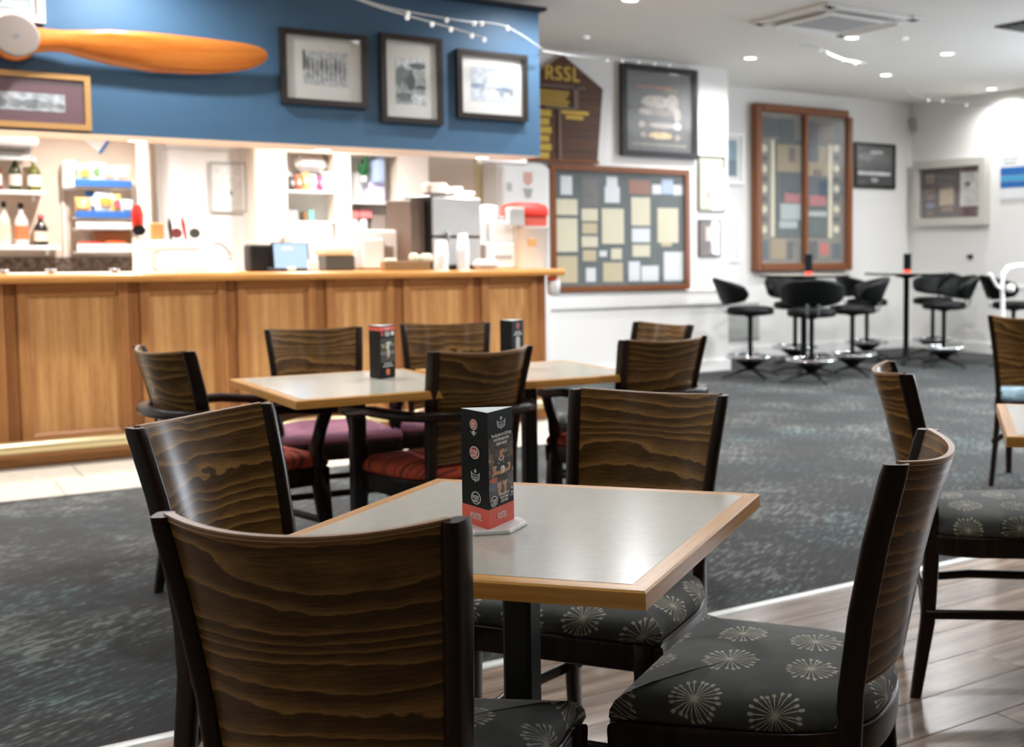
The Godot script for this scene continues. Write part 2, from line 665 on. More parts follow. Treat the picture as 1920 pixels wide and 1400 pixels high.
func floor_sheet(st: SurfaceTool, x0: float, x1: float, z0: float, z1: float, y: float, turn := 0.0) -> void:
	var c := []
	for p in [[x0, z0], [x1, z0], [x1, z1], [x0, z1]]:
		c.append(Vector3(p[0], y, p[1]))
	var uv := []
	for p: Vector3 in c:
		uv.append(Vector2(p.x, p.z).rotated(turn))
	tri(st, c[0], c[1], c[2], uv[0], uv[1], uv[2])
	tri(st, c[0], c[2], c[3], uv[0], uv[2], uv[3])
	var dn := Vector3(0, -0.1, 0)
	for k in 4:
		var j := (k + 1) % 4
		tri(st, c[k], c[k] + dn, c[j] + dn)
		tri(st, c[k], c[j] + dn, c[j])
	tri(st, c[0] + dn, c[2] + dn, c[1] + dn)
	tri(st, c[0] + dn, c[3] + dn, c[2] + dn)

func build_room() -> void:
	var st := mb()
	st.set_smooth_group(-1)
	floor_sheet(st, -3.5, 10.6, -6.69, -3.19, 0.0, 0.55)
	floor_sheet(st, 3.98, 10.6, -10.85, -6.69, 0.0, 0.55)
	struct("floor", st, M.carpet).set_meta("label", "dark grey and teal carpet with a scratchy streaked weave")
	# tiles along the bar
	st = mb()
	slab(st, Vector3(-3.5, -0.1, -7.9), Vector3(3.98, -0.004, -6.69), 0.0)
	var base := struct("floor_tiles", st, M.grout)
	base.set_meta("label", "cream floor tiles along the foot of the bar")
	var tm := mb()
	box(tm, Vector3.ZERO, Vector3(0.594, 0.01, 0.444), 0.002)
	tm.generate_normals()
	var tmesh := tm.commit()
	for r in 2:
		for k in 12:
			var t := put("tile", tmesh, M.cream_tile, base)
			t.position = Vector3(-3.1 + k * 0.6 + (0.14 if r else 0.0), -0.004, -6.92 - r * 0.45)
	# timber look planks near the camera
	st = mb()
	slab(st, Vector3(-3.5, -0.1, -3.16), Vector3(10.6, -0.004, 3.1), 0.0)
	base = struct("floor_planks", st, M.subfloor)
	base.set_meta("label", "grey brown timber look plank floor in the foreground")
	var meshes := []
	for len in [1.22, 0.8, 0.5]:
		var pm := mb()
		box(pm, Vector3.ZERO, Vector3(len - 0.002, 0.01, 0.182), 0.0015, 0)
		pm.generate_normals()
		meshes.append(pm.commit())
	for r in 13:
		var x := -0.6 - 0.37 * (r % 4)
		var k := 0
		while x < 6.6:
			var pick := 1 if k == 0 and r % 3 == 1 else 0
			var ln: float = [1.22, 0.8, 0.5][pick]
			var p := put("plank", meshes[pick], M["plank_%d" % ((r * 3 + k * 5 + r / 3) % 4)], base)
			p.position = Vector3(x + ln / 2, -0.005, -3.065 + r * 0.184)
			x += ln
			k += 1
	st = mb()
	slab(st, Vector3(-3.5, -0.004, -0.755), Vector3(10.6, -0.0005, 3.1), 0.0)
	slab(st, Vector3(6.4, -0.004, -3.16), Vector3(10.6, -0.0005, -0.755), 0.0)
	struct("plank_field", st, M.plank_1, base)
	st = mb()
	var prof := [Vector2(-0.022, 0), Vector2(0.022, 0), Vector2(0.018, 0.004), Vector2(0, 0.006), Vector2(-0.018, 0.004)]
	sweep(st, [Vector3(-3.5, 0, -3.175), Vector3(10.5, 0, -3.175)], prof, false)
	var strip := struct("trim_1", st, M.aluminium)
	strip.set_meta("label", "pale metal strip between carpet and planks")
	# shell
	block("ceiling", Vector3(-3.6, CEIL, -10.9), Vector3(10.7, CEIL + 0.15, 3.2), "ceiling")
	block("wall_back", Vector3(-3.5, -0.1, ZW - 0.15), Vector3(XW - 0.001, CEIL, ZW), "white_wall")
	block("wall_return", Vector3(XW - 0.15, -0.1, ZV - 0.15), Vector3(XW, CEIL, ZW - 0.15), "white_wall")
	block("wall_far", Vector3(XW, -0.1, ZV - 0.15), Vector3(XR + 0.15, CEIL, ZV), "white_wall")
	block("wall_right", Vector3(XR, -0.1, ZV), Vector3(XR + 0.15, CEIL, 3.2), "white_wall")
	block("wall_left", Vector3(-3.65, -0.1, ZW - 0.15), Vector3(-3.5, CEIL, 3.2), "white_wall")
	block("wall_front", Vector3(-3.5, -0.1, 3.05), Vector3(XR, CEIL, 3.2), "taupe_wall")
	# chair rail and base on the white wall, skirting elsewhere
	st = mb()
	sweep(st, [Vector3(3.99, 0.735, ZW), Vector3(XW + 0.02, 0.735, ZW)], [Vector2(0.0, -0.075), Vector2(0.022, -0.075), Vector2(0.03, -0.06), Vector2(0.03, 0.055), Vector2(0.045, 0.065), Vector2(0.045, 0.078), Vector2(0.0, 0.08)], false)
	struct("trim_2", st, M.white_paint).set_meta("label", "white chair rail along the wall behind the bar end")
	st = mb()
	slab(st, Vector3(3.99, 0, ZW), Vector3(XW + 0.02, 0.12, ZW + 0.018), 0.005)
	slab(st, Vector3(XW, 0, ZV), Vector3(XW + 0.018, 0.12, ZW), 0.005)
	struct("baseboard_back", st, M.white_paint)
	st = mb()
	slab(st, Vector3(XW + 0.018, 0, ZV), Vector3(XR, 0.13, ZV + 0.018), 0.005)
	struct("baseboard_far", st, M.white_paint)
	st = mb()
	slab(st, Vector3(XR - 0.018, 0, ZV + 0.018), Vector3(XR, 0.13, 3.0), 0.005)
	struct("baseboard_right", st, M.white_paint)
	st = mb()
	slab(st, Vector3(XR - 0.012, 0.76, ZV), Vector3(XR, 0.80, 3.0), 0.004)
	struct("trim_3", st, M.white_paint)
	# grey return-air panel low on the recessed wall
	var v := thing("vent", "grey grille panel low on the white wall behind the leftmost stool", "vent", Vector3(7.91, 0.41, ZV + 0.001))
	st = mb()
	slab(st, Vector3(-0.21, -0.21, 0), Vector3(0.21, 0.21, 0.012), 0.003)
	part("frame", st, M.grey_paint, v)
	for k in 9:
		st = mb()
		box(st, Vector3(0, -0.17 + k * 0.0425, 0.014), Vector3(0.37, 0.03, 0.008), 0.002, 0, Transform3D())
		part("slat", st, M.grey_paint, v)
	# blue bulkhead over the bar: front, soffit and dark ledge on top
	block("wall_bulkhead", Vector3(-3.5, 1.855, ZB - 0.4), Vector3(3.92, 2.86, ZB), "blue_wall", 0.003)
	block("ceiling_soffit", Vector3(-3.5, 1.852, ZB - 0.4), Vector3(3.918, 1.857, ZB - 0.002), "soffit")
	block("ceiling_bar", Vector3(-3.5, 2.35, ZW), Vector3(3.9, 2.45, ZB - 0.4), "soffit")
	block("trim_4", Vector3(-3.5, 2.86, ZB - 0.42), Vector3(3.96, 2.885, ZB + 0.05), "navy", 0.003).set_meta("label", "dark navy ledge along the top of the blue bulkhead")



# ------------------------------------------------------------------ lamps
func downlight(x: float, z: float, y: float, energy: float, label: String, group: String, r := 0.055, angle := 82.0, warm := 0.0) -> void:
	var t := thing("downlight", label, "ceiling light", Vector3(x, y, z), 0.0, group)
	var st := mb()
	lathe(st, [[r + 0.022, 0.0], [r + 0.02, -0.006], [r + 0.004, -0.008], [r, -0.004], [r, 0.0]], Vector3.ZERO, 24)
	part("trim_ring", st, M.white_paint, t)
	st = mb()
	lathe(st, [[r, -0.002], [r, -0.0045], [r * 0.9, -0.0055]], Vector3.ZERO, 24)
	part("lamp", st, M.lamp_glow, t)
	var l := SpotLight3D.new()
	l.name = "lamp_light"
	t.add_child(l, true)
	l.position = Vector3(0, -0.03, 0)
	l.rotation.x = -PI / 2
	l.spot_angle = angle
	l.spot_angle_attenuation = 0.7
	l.spot_range = 30.0
	l.spot_attenuation = 2.0
	l.light_energy = energy
	l.light_color = rgb(250, 250, 252).lerp(rgb(255, 222, 184), warm)
	l.light_size = 0.05
	l.shadow_enabled = true

func build_lights() -> void:
	var seen := [[4.53, -7.5, "white ceiling downlight nearest the blue bulkhead corner"], [6.82, -7.71, "bright ceiling downlight just beyond the square air vent"],
		[8.53, -9.12, "bright ceiling downlight above the stools, near the glass cabinet corner"], [10.2, -9.2, "ceiling downlight close to the right wall corner"],
		[8.07, -7.82, "dim oval ceiling downlight right of the square air vent"], [6.77, -9.07, "ceiling downlight in front of the tall wooden display cabinet"]]
	for s in seen:
		downlight(s[0], s[1], CEIL, 1.8 if s[0] > 8.2 else 2.9, s[2], "ceiling downlights over the stools")
	for x in [-1.2, 1.2, 3.4, 5.6, 7.8, 9.6]:
		for z in [-5.4, -3.2, -1.0]:
			downlight(x, z, CEIL, {-5.4: 5.0, -3.2: 1.4, -1.0: 1.1}[z] * (0.66 if x < 2.0 else (1.35 if x > 5.0 and z < -5.0 else 1.0)), "recessed downlight of the dining room ceiling, out of view overhead", "dining room downlights")
	for x in [-0.6, 1.25, 3.85]:
		downlight(x, -7.2, CEIL, 2.8 if x < 3.0 else 1.9, "recessed downlight of the row washing the blue bulkhead", "bulkhead downlights")
	for x in [-1.9, -0.8, 0.29, 1.39, 2.48, 3.58]:
		var l := "recessed downlight under the bar soffit"
		if x > 1.0:
			l = {1.39: "white downlight under the bar soffit above the snack rack", 2.48: "white downlight under the bar soffit above the first goods shelf", 3.58: "white downlight under the bar soffit at the right end"}[x]
		downlight(x, -7.95, 1.851, 0.9, l, "bar soffit downlights", 0.05, 74.0, 0.15)
	for x in [-1.9, -0.3, 1.3, 2.9]:
		downlight(x, -8.85, 2.349, 3.9, "recessed downlight of the raised ceiling behind the bulkhead", "deep soffit downlights", 0.05, 78.0, 0.12)
	# daylight from a curtained window in the right wall, nearer the camera than the frame shows
	var w := Node3D.new()
	w.name = "window_1"
	add_child(w)
	w.set_meta("kind", "structure")
	w.position = Vector3(XR - 0.001, 1.7, -5.6)
	w.rotation.y = -PI / 2
	var st := mb()
	for e in [[Vector3(-1.2, -0.8, 0), Vector3(-1.1, 0.8, 0.05)], [Vector3(1.1, -0.8, 0), Vector3(1.2, 0.8, 0.05)], [Vector3(-1.1, 0.72, 0), Vector3(1.1, 0.8, 0.05)], [Vector3(-1.1, -0.8, 0), Vector3(1.1, -0.72, 0.05)], [Vector3(-0.03, -0.72, 0), Vector3(0.03, 0.72, 0.05)]]:
		st = mb()
		slab(st, e[0], e[1], 0.006)
		part("window_frame", st, M.white_paint, w)
	for k in [-1, 1]:
		st = mb()
		sheet(st, Vector3(k * 0.565, 0, 0.012), 1.07, 1.44, 0.004)
		part("lit_blind", st, M.window_glow, w)
		var al := AreaLight3D.new()
		al.name = "window_light"
		w.add_child(al, true)
		al.area_size = Vector2(1.0, 1.4)
		al.position = Vector3(k * 0.565, 0, 0.06)
		al.rotation.y = PI
		al.light_energy = 8.0
		al.light_color = rgb(232, 241, 255)
		al.area_range = 30.0
		al.shadow_enabled = true


# ------------------------------------------------------------------ the bar
const STRIPS := [-0.53, 0.08, 0.69, 1.305, 1.84, 2.375, 2.876, 3.43, 3.915]

func build_bar() -> void:
	var t := thing("bar_counter", "long honey oak bar counter with recessed panels under the blue bulkhead", "bar counter", Vector3(0, 0, ZB))
	var st := mb()
	slab(st, Vector3(-0.6, 0.0, -0.6), Vector3(3.94, 1.018, -0.032), 0.0, 1)
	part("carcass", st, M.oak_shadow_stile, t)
	for i in STRIPS.size():
		var x: float = STRIPS[i]
		st = mb()
		slab(st, Vector3(x - 0.03, 0.0, -0.032), Vector3(x + 0.03, 1.018, -0.012 if i < STRIPS.size() - 1 else 0.0), 0.004, 1)
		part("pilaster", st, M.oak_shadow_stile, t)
		if i == STRIPS.size() - 1:
			break
		var a := x + 0.031
		var b: float = STRIPS[i + 1] - 0.031
		for s in [[a, a + 0.05], [b - 0.05, b]]:
			st = mb()
			slab(st, Vector3(s[0], 0.1, -0.032), Vector3(s[1], 1.018, 0.0), 0.004, 1)
			part("stile", st, M.oak_stile, t)
		st = mb()
		slab(st, Vector3(a + 0.05, 0.955, -0.032), Vector3(b - 0.05, 1.018, 0.0), 0.004, 0)
		part("top_rail", st, M.oak_stile, t)
		st = mb()
		slab(st, Vector3(a + 0.05, 0.1, -0.032), Vector3(b - 0.05, 0.165, 0.0), 0.004, 0)
		part("bottom_rail", st, M.oak_stile, t)
		# panel in one sheet, cut every time from another place of the veneer
		st = mb()
		box(st, Vector3((a + b) / 2, 0.56, -0.024), Vector3(b - a - 0.1, 0.79, 0.012), 0.0, 1, Transform3D(), Vector2(0.7 * i, 0.31 * i))
		part("panel", st, M.oak_panel, t)
		# sloping bead round the panel
		for e in [[Vector3(a + 0.05, 0.165, -0.018), Vector3(b - 0.05, 0.165, -0.018)], [Vector3(a + 0.05, 0.955, -0.018), Vector3(b - 0.05, 0.955, -0.018)], [Vector3(a + 0.05, 0.165, -0.018), Vector3(a + 0.05, 0.955, -0.018)], [Vector3(b - 0.05, 0.165, -0.018), Vector3(b - 0.05, 0.955, -0.018)]]:
			st = mb()
			sweep(st, e, [Vector2(-0.013, -0.013), Vector2(0.013, -0.013), Vector2(0.013, 0.004), Vector2(0.004, 0.013), Vector2(-0.013, 0.013)], false)
			part("bead", st, M.oak_stile, t)
	st = mb()
	slab(st, Vector3(-0.6, 0.0, -0.03), Vector3(3.945, 0.1, 0.004), 0.004, 0)
	part("kick_board", st, M.oak_stile, t)
	# worktop
	t = thing("bar_worktop", "thick honey oak bar top running the length of the bar counter", "bar top", Vector3(0, 1.019, ZB))
	st = mb()
	var prof := [Vector2(-0.07, 0.0), Vector2(0.60, 0.0), Vector2(0.60, 0.046), Vector2(-0.065, 0.046), Vector2(-0.077, 0.038), Vector2(-0.08, 0.023), Vector2(-0.077, 0.008)]
	sweep(st, [Vector3(4.06, 0, 0), Vector3(4.04, 0, 0), Vector3(-0.6, 0, 0)], prof, false, false, [], Vector2(1, 1))
	part("timber_top", st, M.oak_edge, t)
	st = mb()
	slab(st, Vector3(-0.6, 0.046, -0.30), Vector3(1.9, 0.052, -0.04), 0.002)
	part("bar_mat", st, M.cream_wall, t)
	# foot rail
	t = thing("foot_rail", "pale brass foot rail along the bottom of the bar", "foot rail", Vector3(0, 0.122, ZB + 0.11))
	st = mb()
	tube(st, [Vector3(-0.6, 0, 0), Vector3(3.86, 0, 0), Vector3(3.9, 0, -0.02), Vector3(3.91, 0, -0.1)], 0.036, 16)
	part("rail", st, M.brass_rail, t)
	for x in [0.3, 1.6, 2.9]:
		st = mb()
		tube(st, [Vector3(x, -0.03, -0.02), Vector3(x, -0.03, -0.105)], 0.014, 10)
		part("bracket", st, M.brass_rail, t)
	st = mb()
	box(st, Vector3.ZERO, Vector3(0.075, 0.03, 0.02), 0.004)
	var o := part("tag", st, M.orange_plastic)
	o.position = Vector3(3.985, 1.0, ZB + 0.02)
	tag(o, "small orange tag under the right end of the bar top", "tag")
	st = mb()
	lathe(st, [[0.012, 0.0], [0.042, 0.008], [0.048, 0.09], [0.04, 0.12], [0.02, 0.128]], Vector3.ZERO, 14)
	o = part("paper_bag", st, M.white_plastic)
	o.position = Vector3(4.02, 0.875, ZB - 0.02)
	tag(o, "small white bag hanging under the orange tag at the bar end", "bag")
	# blue bulkhead: propeller and photographs come with the wall items


# ------------------------------------------------------------------ behind the bar
func bottle(called: String, label: String, px: float, py: float, z: float, y: float, h: float, glass: Color, lab: Color, cap: Color, group: String, r := 0.036, fill := Color.TRANSPARENT) -> void:
	var p := on_z(px, py, z)
	var t := thing(called, label, "bottle", Vector3(p.x, y, z), 0.0, group)
	var st := mb()
	lathe(st, [[r * 0.9, 0.0], [r, 0.01], [r, h * 0.55], [r * 0.85, h * 0.63], [r * 0.38, h * 0.76], [r * 0.36, h * 0.93]], Vector3.ZERO, 16)
	var k := "bottle_%s" % glass.to_html(false)
	if not M.has(k):
		mat(k, glass, 0.12)
	part("body", st, M[k], t)
	st = mb()
	lathe(st, [[r * 1.015, h * 0.14], [r * 1.015, h * 0.46]], Vector3.ZERO, 16)
	k = "label_%s" % lab.to_html(false)
	if not M.has(k):
		mat(k, lab, 0.7)
	part("label", st, M[k], t)
	st = mb()
	lathe(st, [[r * 0.42, h * 0.86], [r * 0.42, h * 0.99], [r * 0.3, h]], Vector3.ZERO, 12)
	k = "cap_%s" % cap.to_html(false)
	if not M.has(k):
		mat(k, cap, 0.4)
	part("cap", st, M[k], t)

# a plain chamfered thing whose front face fills a rectangle of the photo at depth z
func at_rect(l: float, t: float, r: float, b: float, z: float) -> Array:
	var c := on_z((l + r) / 2, (t + b) / 2, z)
	var w := on_z(r, (t + b) / 2, z).x - on_z(l, (t + b) / 2, z).x
	var h := on_z((l + r) / 2, t, z).y - on_z((l + r) / 2, b, z).y
	return [c, w, h]

func carton(called: String, label: String, cat: String, l: float, t: float, r: float, b: float, z: float, d: float, m: String, group := "", ch := 0.006) -> MeshInstance3D:
	var q := at_rect(l, t, r, b, z)
	var h: float = q[2]
	var y: float = q[0].y - h / 2
	if absf(y - 1.066) < 0.035 and z > -8.4:      # stands on the bar
		h += y - 1.0655
		y = 1.0655
	var st := mb()
	box(st, Vector3(0, h / 2, -d / 2), Vector3(q[1], h, d), ch)
	var o := part(called, st, M[m])
	o.position = Vector3(q[0].x, y, z)
	tag(o, label, cat, group)
	return o

func packet(label: String, l: float, t: float, r: float, b: float, z: float, c: Color, patch: Color, group: String) -> void:
	var q := at_rect(l, t, r, b, z)
	var w: float = q[1]
	var h: float = q[2]
	var o := thing("snack_packet", label, "snack packet", Vector3(q[0].x, q[0].y - h / 2, z), rng.randf_range(-0.25, 0.25), group)
	var st := mb()
	var rings := []
	for k in 7:
		var f := k / 6.0
		var bul := sin(f * PI)
		var ring := []
		for e: Vector2 in ellipse(14, w / 2 * (1.0 - 0.07 * bul), 0.004 + 0.03 * bul):
			ring.append(Vector3(e.x, f * h, e.y))
		rings.append(ring)
	loft(st, rings, true)
	var key := "packet_%s" % c.to_html(false)
	if not M.has(key):
		mat(key, c, 0.3)
	part("bag", st, M[key], o)
	st = mb()
	var out := []
	for e: Vector2 in ellipse(16, w * 0.3, h * 0.2):
		out.append(e + Vector2(0, h * 0.52))
	plate(st, out, 0.02, 0.036)
	key = "packet_%s" % patch.to_html(false)
	if not M.has(key):
		mat(key, patch, 0.3)
	part("print_patch", st, M[key], o)

func shelf(called: String, label: String, l: float, t: float, r: float, b: float, z: float, d: float, m: String, group := "") -> void:
	var q := at_rect(l, t, r, b, z)
	var o := thing(called, label, "shelf", Vector3(q[0].x, q[0].y, z), 0.0, group)
	var st := mb()
	box(st, Vector3(0, 0, -d / 2), Vector3(q[1], q[2], d), 0.003)
	part("board", st, M[m], o)
	st = mb()
	box(st, Vector3(-q[1] * 0.4, -q[2] / 2 - 0.02, -d + 0.03), Vector3(0.02, 0.04, 0.06), 0.002)
	part("bracket", st, M.white_paint, o)
	st = mb()
	box(st, Vector3(q[1] * 0.4, -q[2] / 2 - 0.02, -d + 0.03), Vector3(0.02, 0.04, 0.06), 0.002)
	part("bracket", st, M.white_paint, o)

func cup_stack(label: String, l: float, t: float, r: float, b: float, z: float, n: int) -> void:
	var q := at_rect(l, t, r, b, z)
	var h: float = q[2]
	var rad: float = q[1] / 2
	var step := h * 0.5 / n
	for k in n:
		var st := mb()
		var c := h * 0.5
		lathe(st, [[rad, 0.0], [rad, 0.004], [rad * 0.72, c], [rad * 0.0, c], [rad * 0.0, c - 0.002], [rad * 0.7, c - 0.003], [rad * 0.96, 0.0]], Vector3.ZERO, 16)
		var o := part("paper_cup", st, M.white_plastic)
		o.position = Vector3(q[0].x, q[0].y - h / 2 + step * k, z)
		tag(o, label % ["lowest", "second lowest", "third", "fourth", "fifth", "sixth", "seventh", "topmost"][7 if k == n - 1 else k], "cup", "paper cups in stacks on the bar")

func build_back_bar() -> void:
	var zw := ZW
	# wall panels of different paint along the service wall
	var n := 0
	for e in [[-80, 128, "beige_wall", 0.01], [128, 262, "beige_wall", 0.006], [284, 478, "cream_wall", 0.012], [804, 890, "beige_wall", 0.02], [890, 938, "sand_wall", 0.03], [938, 1008, "white_wall", 0.01]]:
		var a := on_z(e[0], 400, zw).x
		var b := on_z(e[1], 400, zw).x
		var st := mb()
		slab(st, Vector3(a, 0.0, zw), Vector3(b, 2.349, zw + e[3]), 0.0)
		struct("wall_panel_%d" % (n + 1), st, M[e[2]]).set_meta("label", "painted stretch of the wall behind the bar")
		n += 1
	# rear counter
	var t := thing("rear_counter", "low rear counter along the wall behind the bar", "counter", Vector3(0.6, 0, zw + 0.03))
	var st := mb()
	slab(st, Vector3(-1.4, 0, 0), Vector3(3.2, 0.86, 0.42), 0.004)
	part("cabinet", st, M.cream_wall, t)
	st = mb()
	slab(st, Vector3(-1.4, 0.86, 0), Vector3(3.2, 0.9, 0.46), 0.006)
	part("counter_top", st, M.grey_paint, t)
	textured("marble", mottled(128, rgb(70, 58, 50), rgb(128, 110, 98), 0.05, 91), 0.25, Vector3(3, 3, 1))
	var q := at_rect(-80, 482, 258, 530, zw + 0.035)
	st = mb()
	box(st, Vector3.ZERO, Vector3(q[1], q[2], 0.012), 0.002)
	var o := part("splashback", st, M.marble)
	o.position = q[0]
	tag(o, "dark brown marbled splashback low behind the left of the bar", "splashback")
	# left shelves with bottles
	shelf("wall_shelf", "upper white shelf at the far left behind the bar, holding wine bottles", -80, 356, 86, 363, -9.52, 0.22, "white_paint", "white shelves behind the bar")
	shelf("wall_shelf", "lower white shelf at the far left behind the bar, holding spirit bottles", -80, 460, 116, 468, -9.52, 0.22, "white_paint", "white shelves behind the bar")
	var yu := on_z(28, 356, -9.6).y
	var yl := on_z(28, 460, -9.6).y
	yu = on_z(40, 356, -9.52).y + 0.001
	yl = on_z(40, 460, -9.52).y + 0.001
	var wine := "wine bottles on the upper shelf"
	bottle("wine_bottle", "green wine bottle with pale label, left of the two on the upper shelf", 29, 340, -9.63, yu, 0.235, rgb(50, 56, 20), rgb(222, 200, 186), rgb(230, 222, 214), wine)
	bottle("wine_bottle", "green wine bottle with a wide white label, right of the two on the upper shelf", 64, 340, -9.63, yu, 0.23, rgb(92, 92, 24), rgb(236, 230, 226), rgb(238, 220, 206), wine, 0.04)
	bottle("wine_bottle", "wine bottle cut by the left edge of the photo on the upper shelf", -8, 340, -9.63, yu, 0.235, rgb(120, 40, 30), rgb(230, 214, 200), rgb(60, 40, 30), wine)
	var sp := "spirit bottles on the lower shelf"
	bottle("spirit_bottle", "clear spirit bottle with a cream label at the left end of the lower shelf", 9, 440, -9.63, yl, 0.30, rgb(196, 188, 176), rgb(224, 198, 164), rgb(24, 22, 22), sp, 0.036)
	bottle("spirit_bottle", "clear spirit bottle with amber drink in its foot, second on the lower shelf", 41, 440, -9.63, yl, 0.29, rgb(206, 196, 190), rgb(206, 110, 66), rgb(26, 20, 20), sp, 0.042)
	bottle("spirit_bottle", "squat dark bottle with cream label and red cap on the lower shelf", 77, 440, -9.63, yl, 0.21, rgb(26, 12, 10), rgb(226, 208, 180), rgb(150, 30, 26), sp, 0.044)
	carton("wall_unit", "white box unit on the wall at the far left, above the wine bottles", "air conditioner", -80, 247, 74, 271, -9.45, 0.28, "white_plastic", "", 0.02)
	carton("grey_sign", "grey printed sign under the white wall unit at the far left", "sign", -80, 271, 58, 299, -9.55, 0.02, "grey_paint", "", 0.002)
	o = get_node("grey_sign")
	for k in 3:
		st = mb()
		sheet(st, Vector3(0.05 * (k % 2), 0.035 + k * 0.03, 0.002), 0.32 - 0.06 * k, 0.008)
		part("print_line", st, M.black_plastic, o)
	carton("towel_dispenser", "white paper towel dispenser on the wall left of the snack rack", "dispenser", 118, 300, 148, 356, -9.6, 0.12, "white_plastic", "", 0.02)
	# pennant
	t = thing("pennant", "white triangular pennant with red top and blue edge above the snack rack", "pennant", on_z(178, 270, -9.742))
	st = mb()
	plate(st, [Vector2(-0.13, 0.075), Vector2(0.12, 0.075), Vector2(0.03, -0.07)], 0.0, 0.008)
	part("cloth", st, M.white_plastic, t)
	st = mb()
	plate(st, [Vector2(-0.09, 0.078), Vector2(0.1, 0.078), Vector2(0.09, 0.058), Vector2(-0.07, 0.058)], 0.008, 0.012)
	part("red_band", st, M.red_plastic, t)
	mat("blue_plastic", rgb(52, 104, 176), 0.4)
	st = mb()
	plate(st, [Vector2(0.105, 0.075), Vector2(0.125, 0.075), Vector2(0.035, -0.07), Vector2(0.018, -0.06)], 0.008, 0.012)
	part("blue_edge", st, M.blue_plastic, t)
	# snack rack
	t = thing("snack_rack", "white snack rack with two blue fronted shelves behind the left of the bar", "rack", Vector3(on_z(196, 400, -9.5).x, 0, -9.5))
	for e in [[344, 8, "blue_plastic"], [402, 8, "blue_plastic"], [423, 8, "white_plastic"], [465, 10, "white_plastic"]]:
		var p := at_rect(143, e[0] - e[1], 250, e[0] + e[1], -9.5)
		st = mb()
		box(st, Vector3(0, p[0].y - p[2] * 0.4, -0.11), Vector3(p[1], 0.012, 0.22), 0.002)
		part("shelf", st, M.white_plastic, t)
		st = mb()
		box(st, Vector3(0, p[0].y, 0.004), Vector3(p[1], p[2] * 0.8, 0.008), 0.002)
		part("shelf_front", st, M[e[2]], t)
	for s in [-1, 1]:
		st = mb()
		box(st, Vector3(s * 0.225, 1.42, -0.22), Vector3(0.014, 0.55, 0.014), 0.002)
		part("upright", st, M.white_plastic, t)
	var g := "snack packets on the rack"
	packet("pale green snack packet at the left of the upper blue shelf", 142, 307, 170, 342, -9.55, rgb(176, 206, 170), rgb(232, 176, 82), g)
	packet("white snack packet with green print on the upper blue shelf", 166, 305, 200, 341, -9.58, rgb(232, 236, 226), rgb(110, 150, 96), g)
	packet("silver white snack packet lying in the middle of the upper blue shelf", 186, 312, 222, 342, -9.54, rgb(226, 222, 220), rgb(240, 190, 150), g)
	packet("orange and white snack packet at the right of the upper blue shelf", 214, 310, 246, 342, -9.55, rgb(238, 206, 180), rgb(250, 250, 246), g)
	packet("orange snack packet at the left of the lower blue shelf", 140, 370, 172, 401, -9.54, rgb(234, 168, 96), rgb(246, 200, 140), g)
	packet("bright blue snack packet on the lower blue shelf", 160, 358, 196, 401, -9.58, rgb(34, 112, 186), rgb(226, 236, 246), g)
	packet("white and blue snack packet standing tall on the lower blue shelf", 176, 358, 212, 400, -9.55, rgb(214, 226, 242), rgb(232, 160, 76), g)
	packet("yellow and pink snack packet on the lower blue shelf", 206, 364, 228, 401, -9.54, rgb(238, 196, 120), rgb(220, 90, 110), g)
	packet("silver snack packet at the right of the lower blue shelf", 224, 374, 250, 401, -9.54, rgb(206, 220, 236), rgb(246, 250, 252), g)
	carton("cardboard_box", "brown cardboard box on the bottom shelf of the snack rack", "box", 178, 432, 248, 457, -9.56, 0.12, "ply_edge")
	carton("chocolate_bar", "dark red chocolate bars lying on the bottom shelf of the snack rack", "snack", 148, 453, 190, 458, -9.51, 0.06, "red_plastic")
	carton("chocolate_box", "orange flat snack box on the bottom shelf of the snack rack", "snack", 198, 452, 236, 458, -9.51, 0.06, "orange_plastic")
	# post beside the rack
	st = mb()
	slab(st, Vector3(on_z(261, 400, -9.45).x, 0.0, -9.51), Vector3(on_z(283, 400, -9.45).x, 2.349, -9.45), 0.006, 1)
	struct("column_1", st, M.cream_wall).set_meta("label", "cream square post behind the beer taps")
	# white door with a framed picture
	t = Node3D.new()
	t.name = "door_1"
	add_child(t)
	t.set_meta("kind", "structure")
	t.set_meta("label", "bright white door behind the bar carrying a framed picture")
	st = mb()
	var xa := on_z(292, 400, zw).x
	var xb := on_z(466, 400, zw).x
	slab(st, Vector3(xa + 0.05, 0, zw + 0.012), Vector3(xb - 0.05, 1.95, zw + 0.045), 0.004)
	part("door_leaf", st, M.white_paint, t)
	for e in [[xa, xa + 0.05, 0.0, 2.0], [xb - 0.05, xb, 0.0, 2.0], [xa + 0.05, xb - 0.05, 1.95, 2.0]]:
		st = mb()
		slab(st, Vector3(e[0], e[2], zw + 0.012), Vector3(e[1], e[3], zw + 0.07), 0.006)
		part("door_frame", st, M.white_wall, t)
	st = mb()
	sweep(st, [Vector3(xb - 0.13, 0.95, zw + 0.045), Vector3(xb - 0.13, 0.95, zw + 0.09), Vector3(xb - 0.22, 0.95, zw + 0.095)], ellipse(8, 0.009, 0.009))
	part("door_handle", st, M.steel, t)
	picture("framed_notice", "white notice in a thin pale blue frame on the white door", "picture", at_rect(393, 304, 461, 398, zw + 0.05), 0.012, 0.02, "grey_paint", "paper", [[0.62, 0.66, 0.05, 0.07, rgb(110, 120, 150)], [0.3, 0.7, 0.06, 0.04, rgb(200, 204, 206)], [0.5, 0.25, 0.3, 0.06, rgb(226, 230, 232)]])
	# cream pilasters between the openings
	var pil := 0
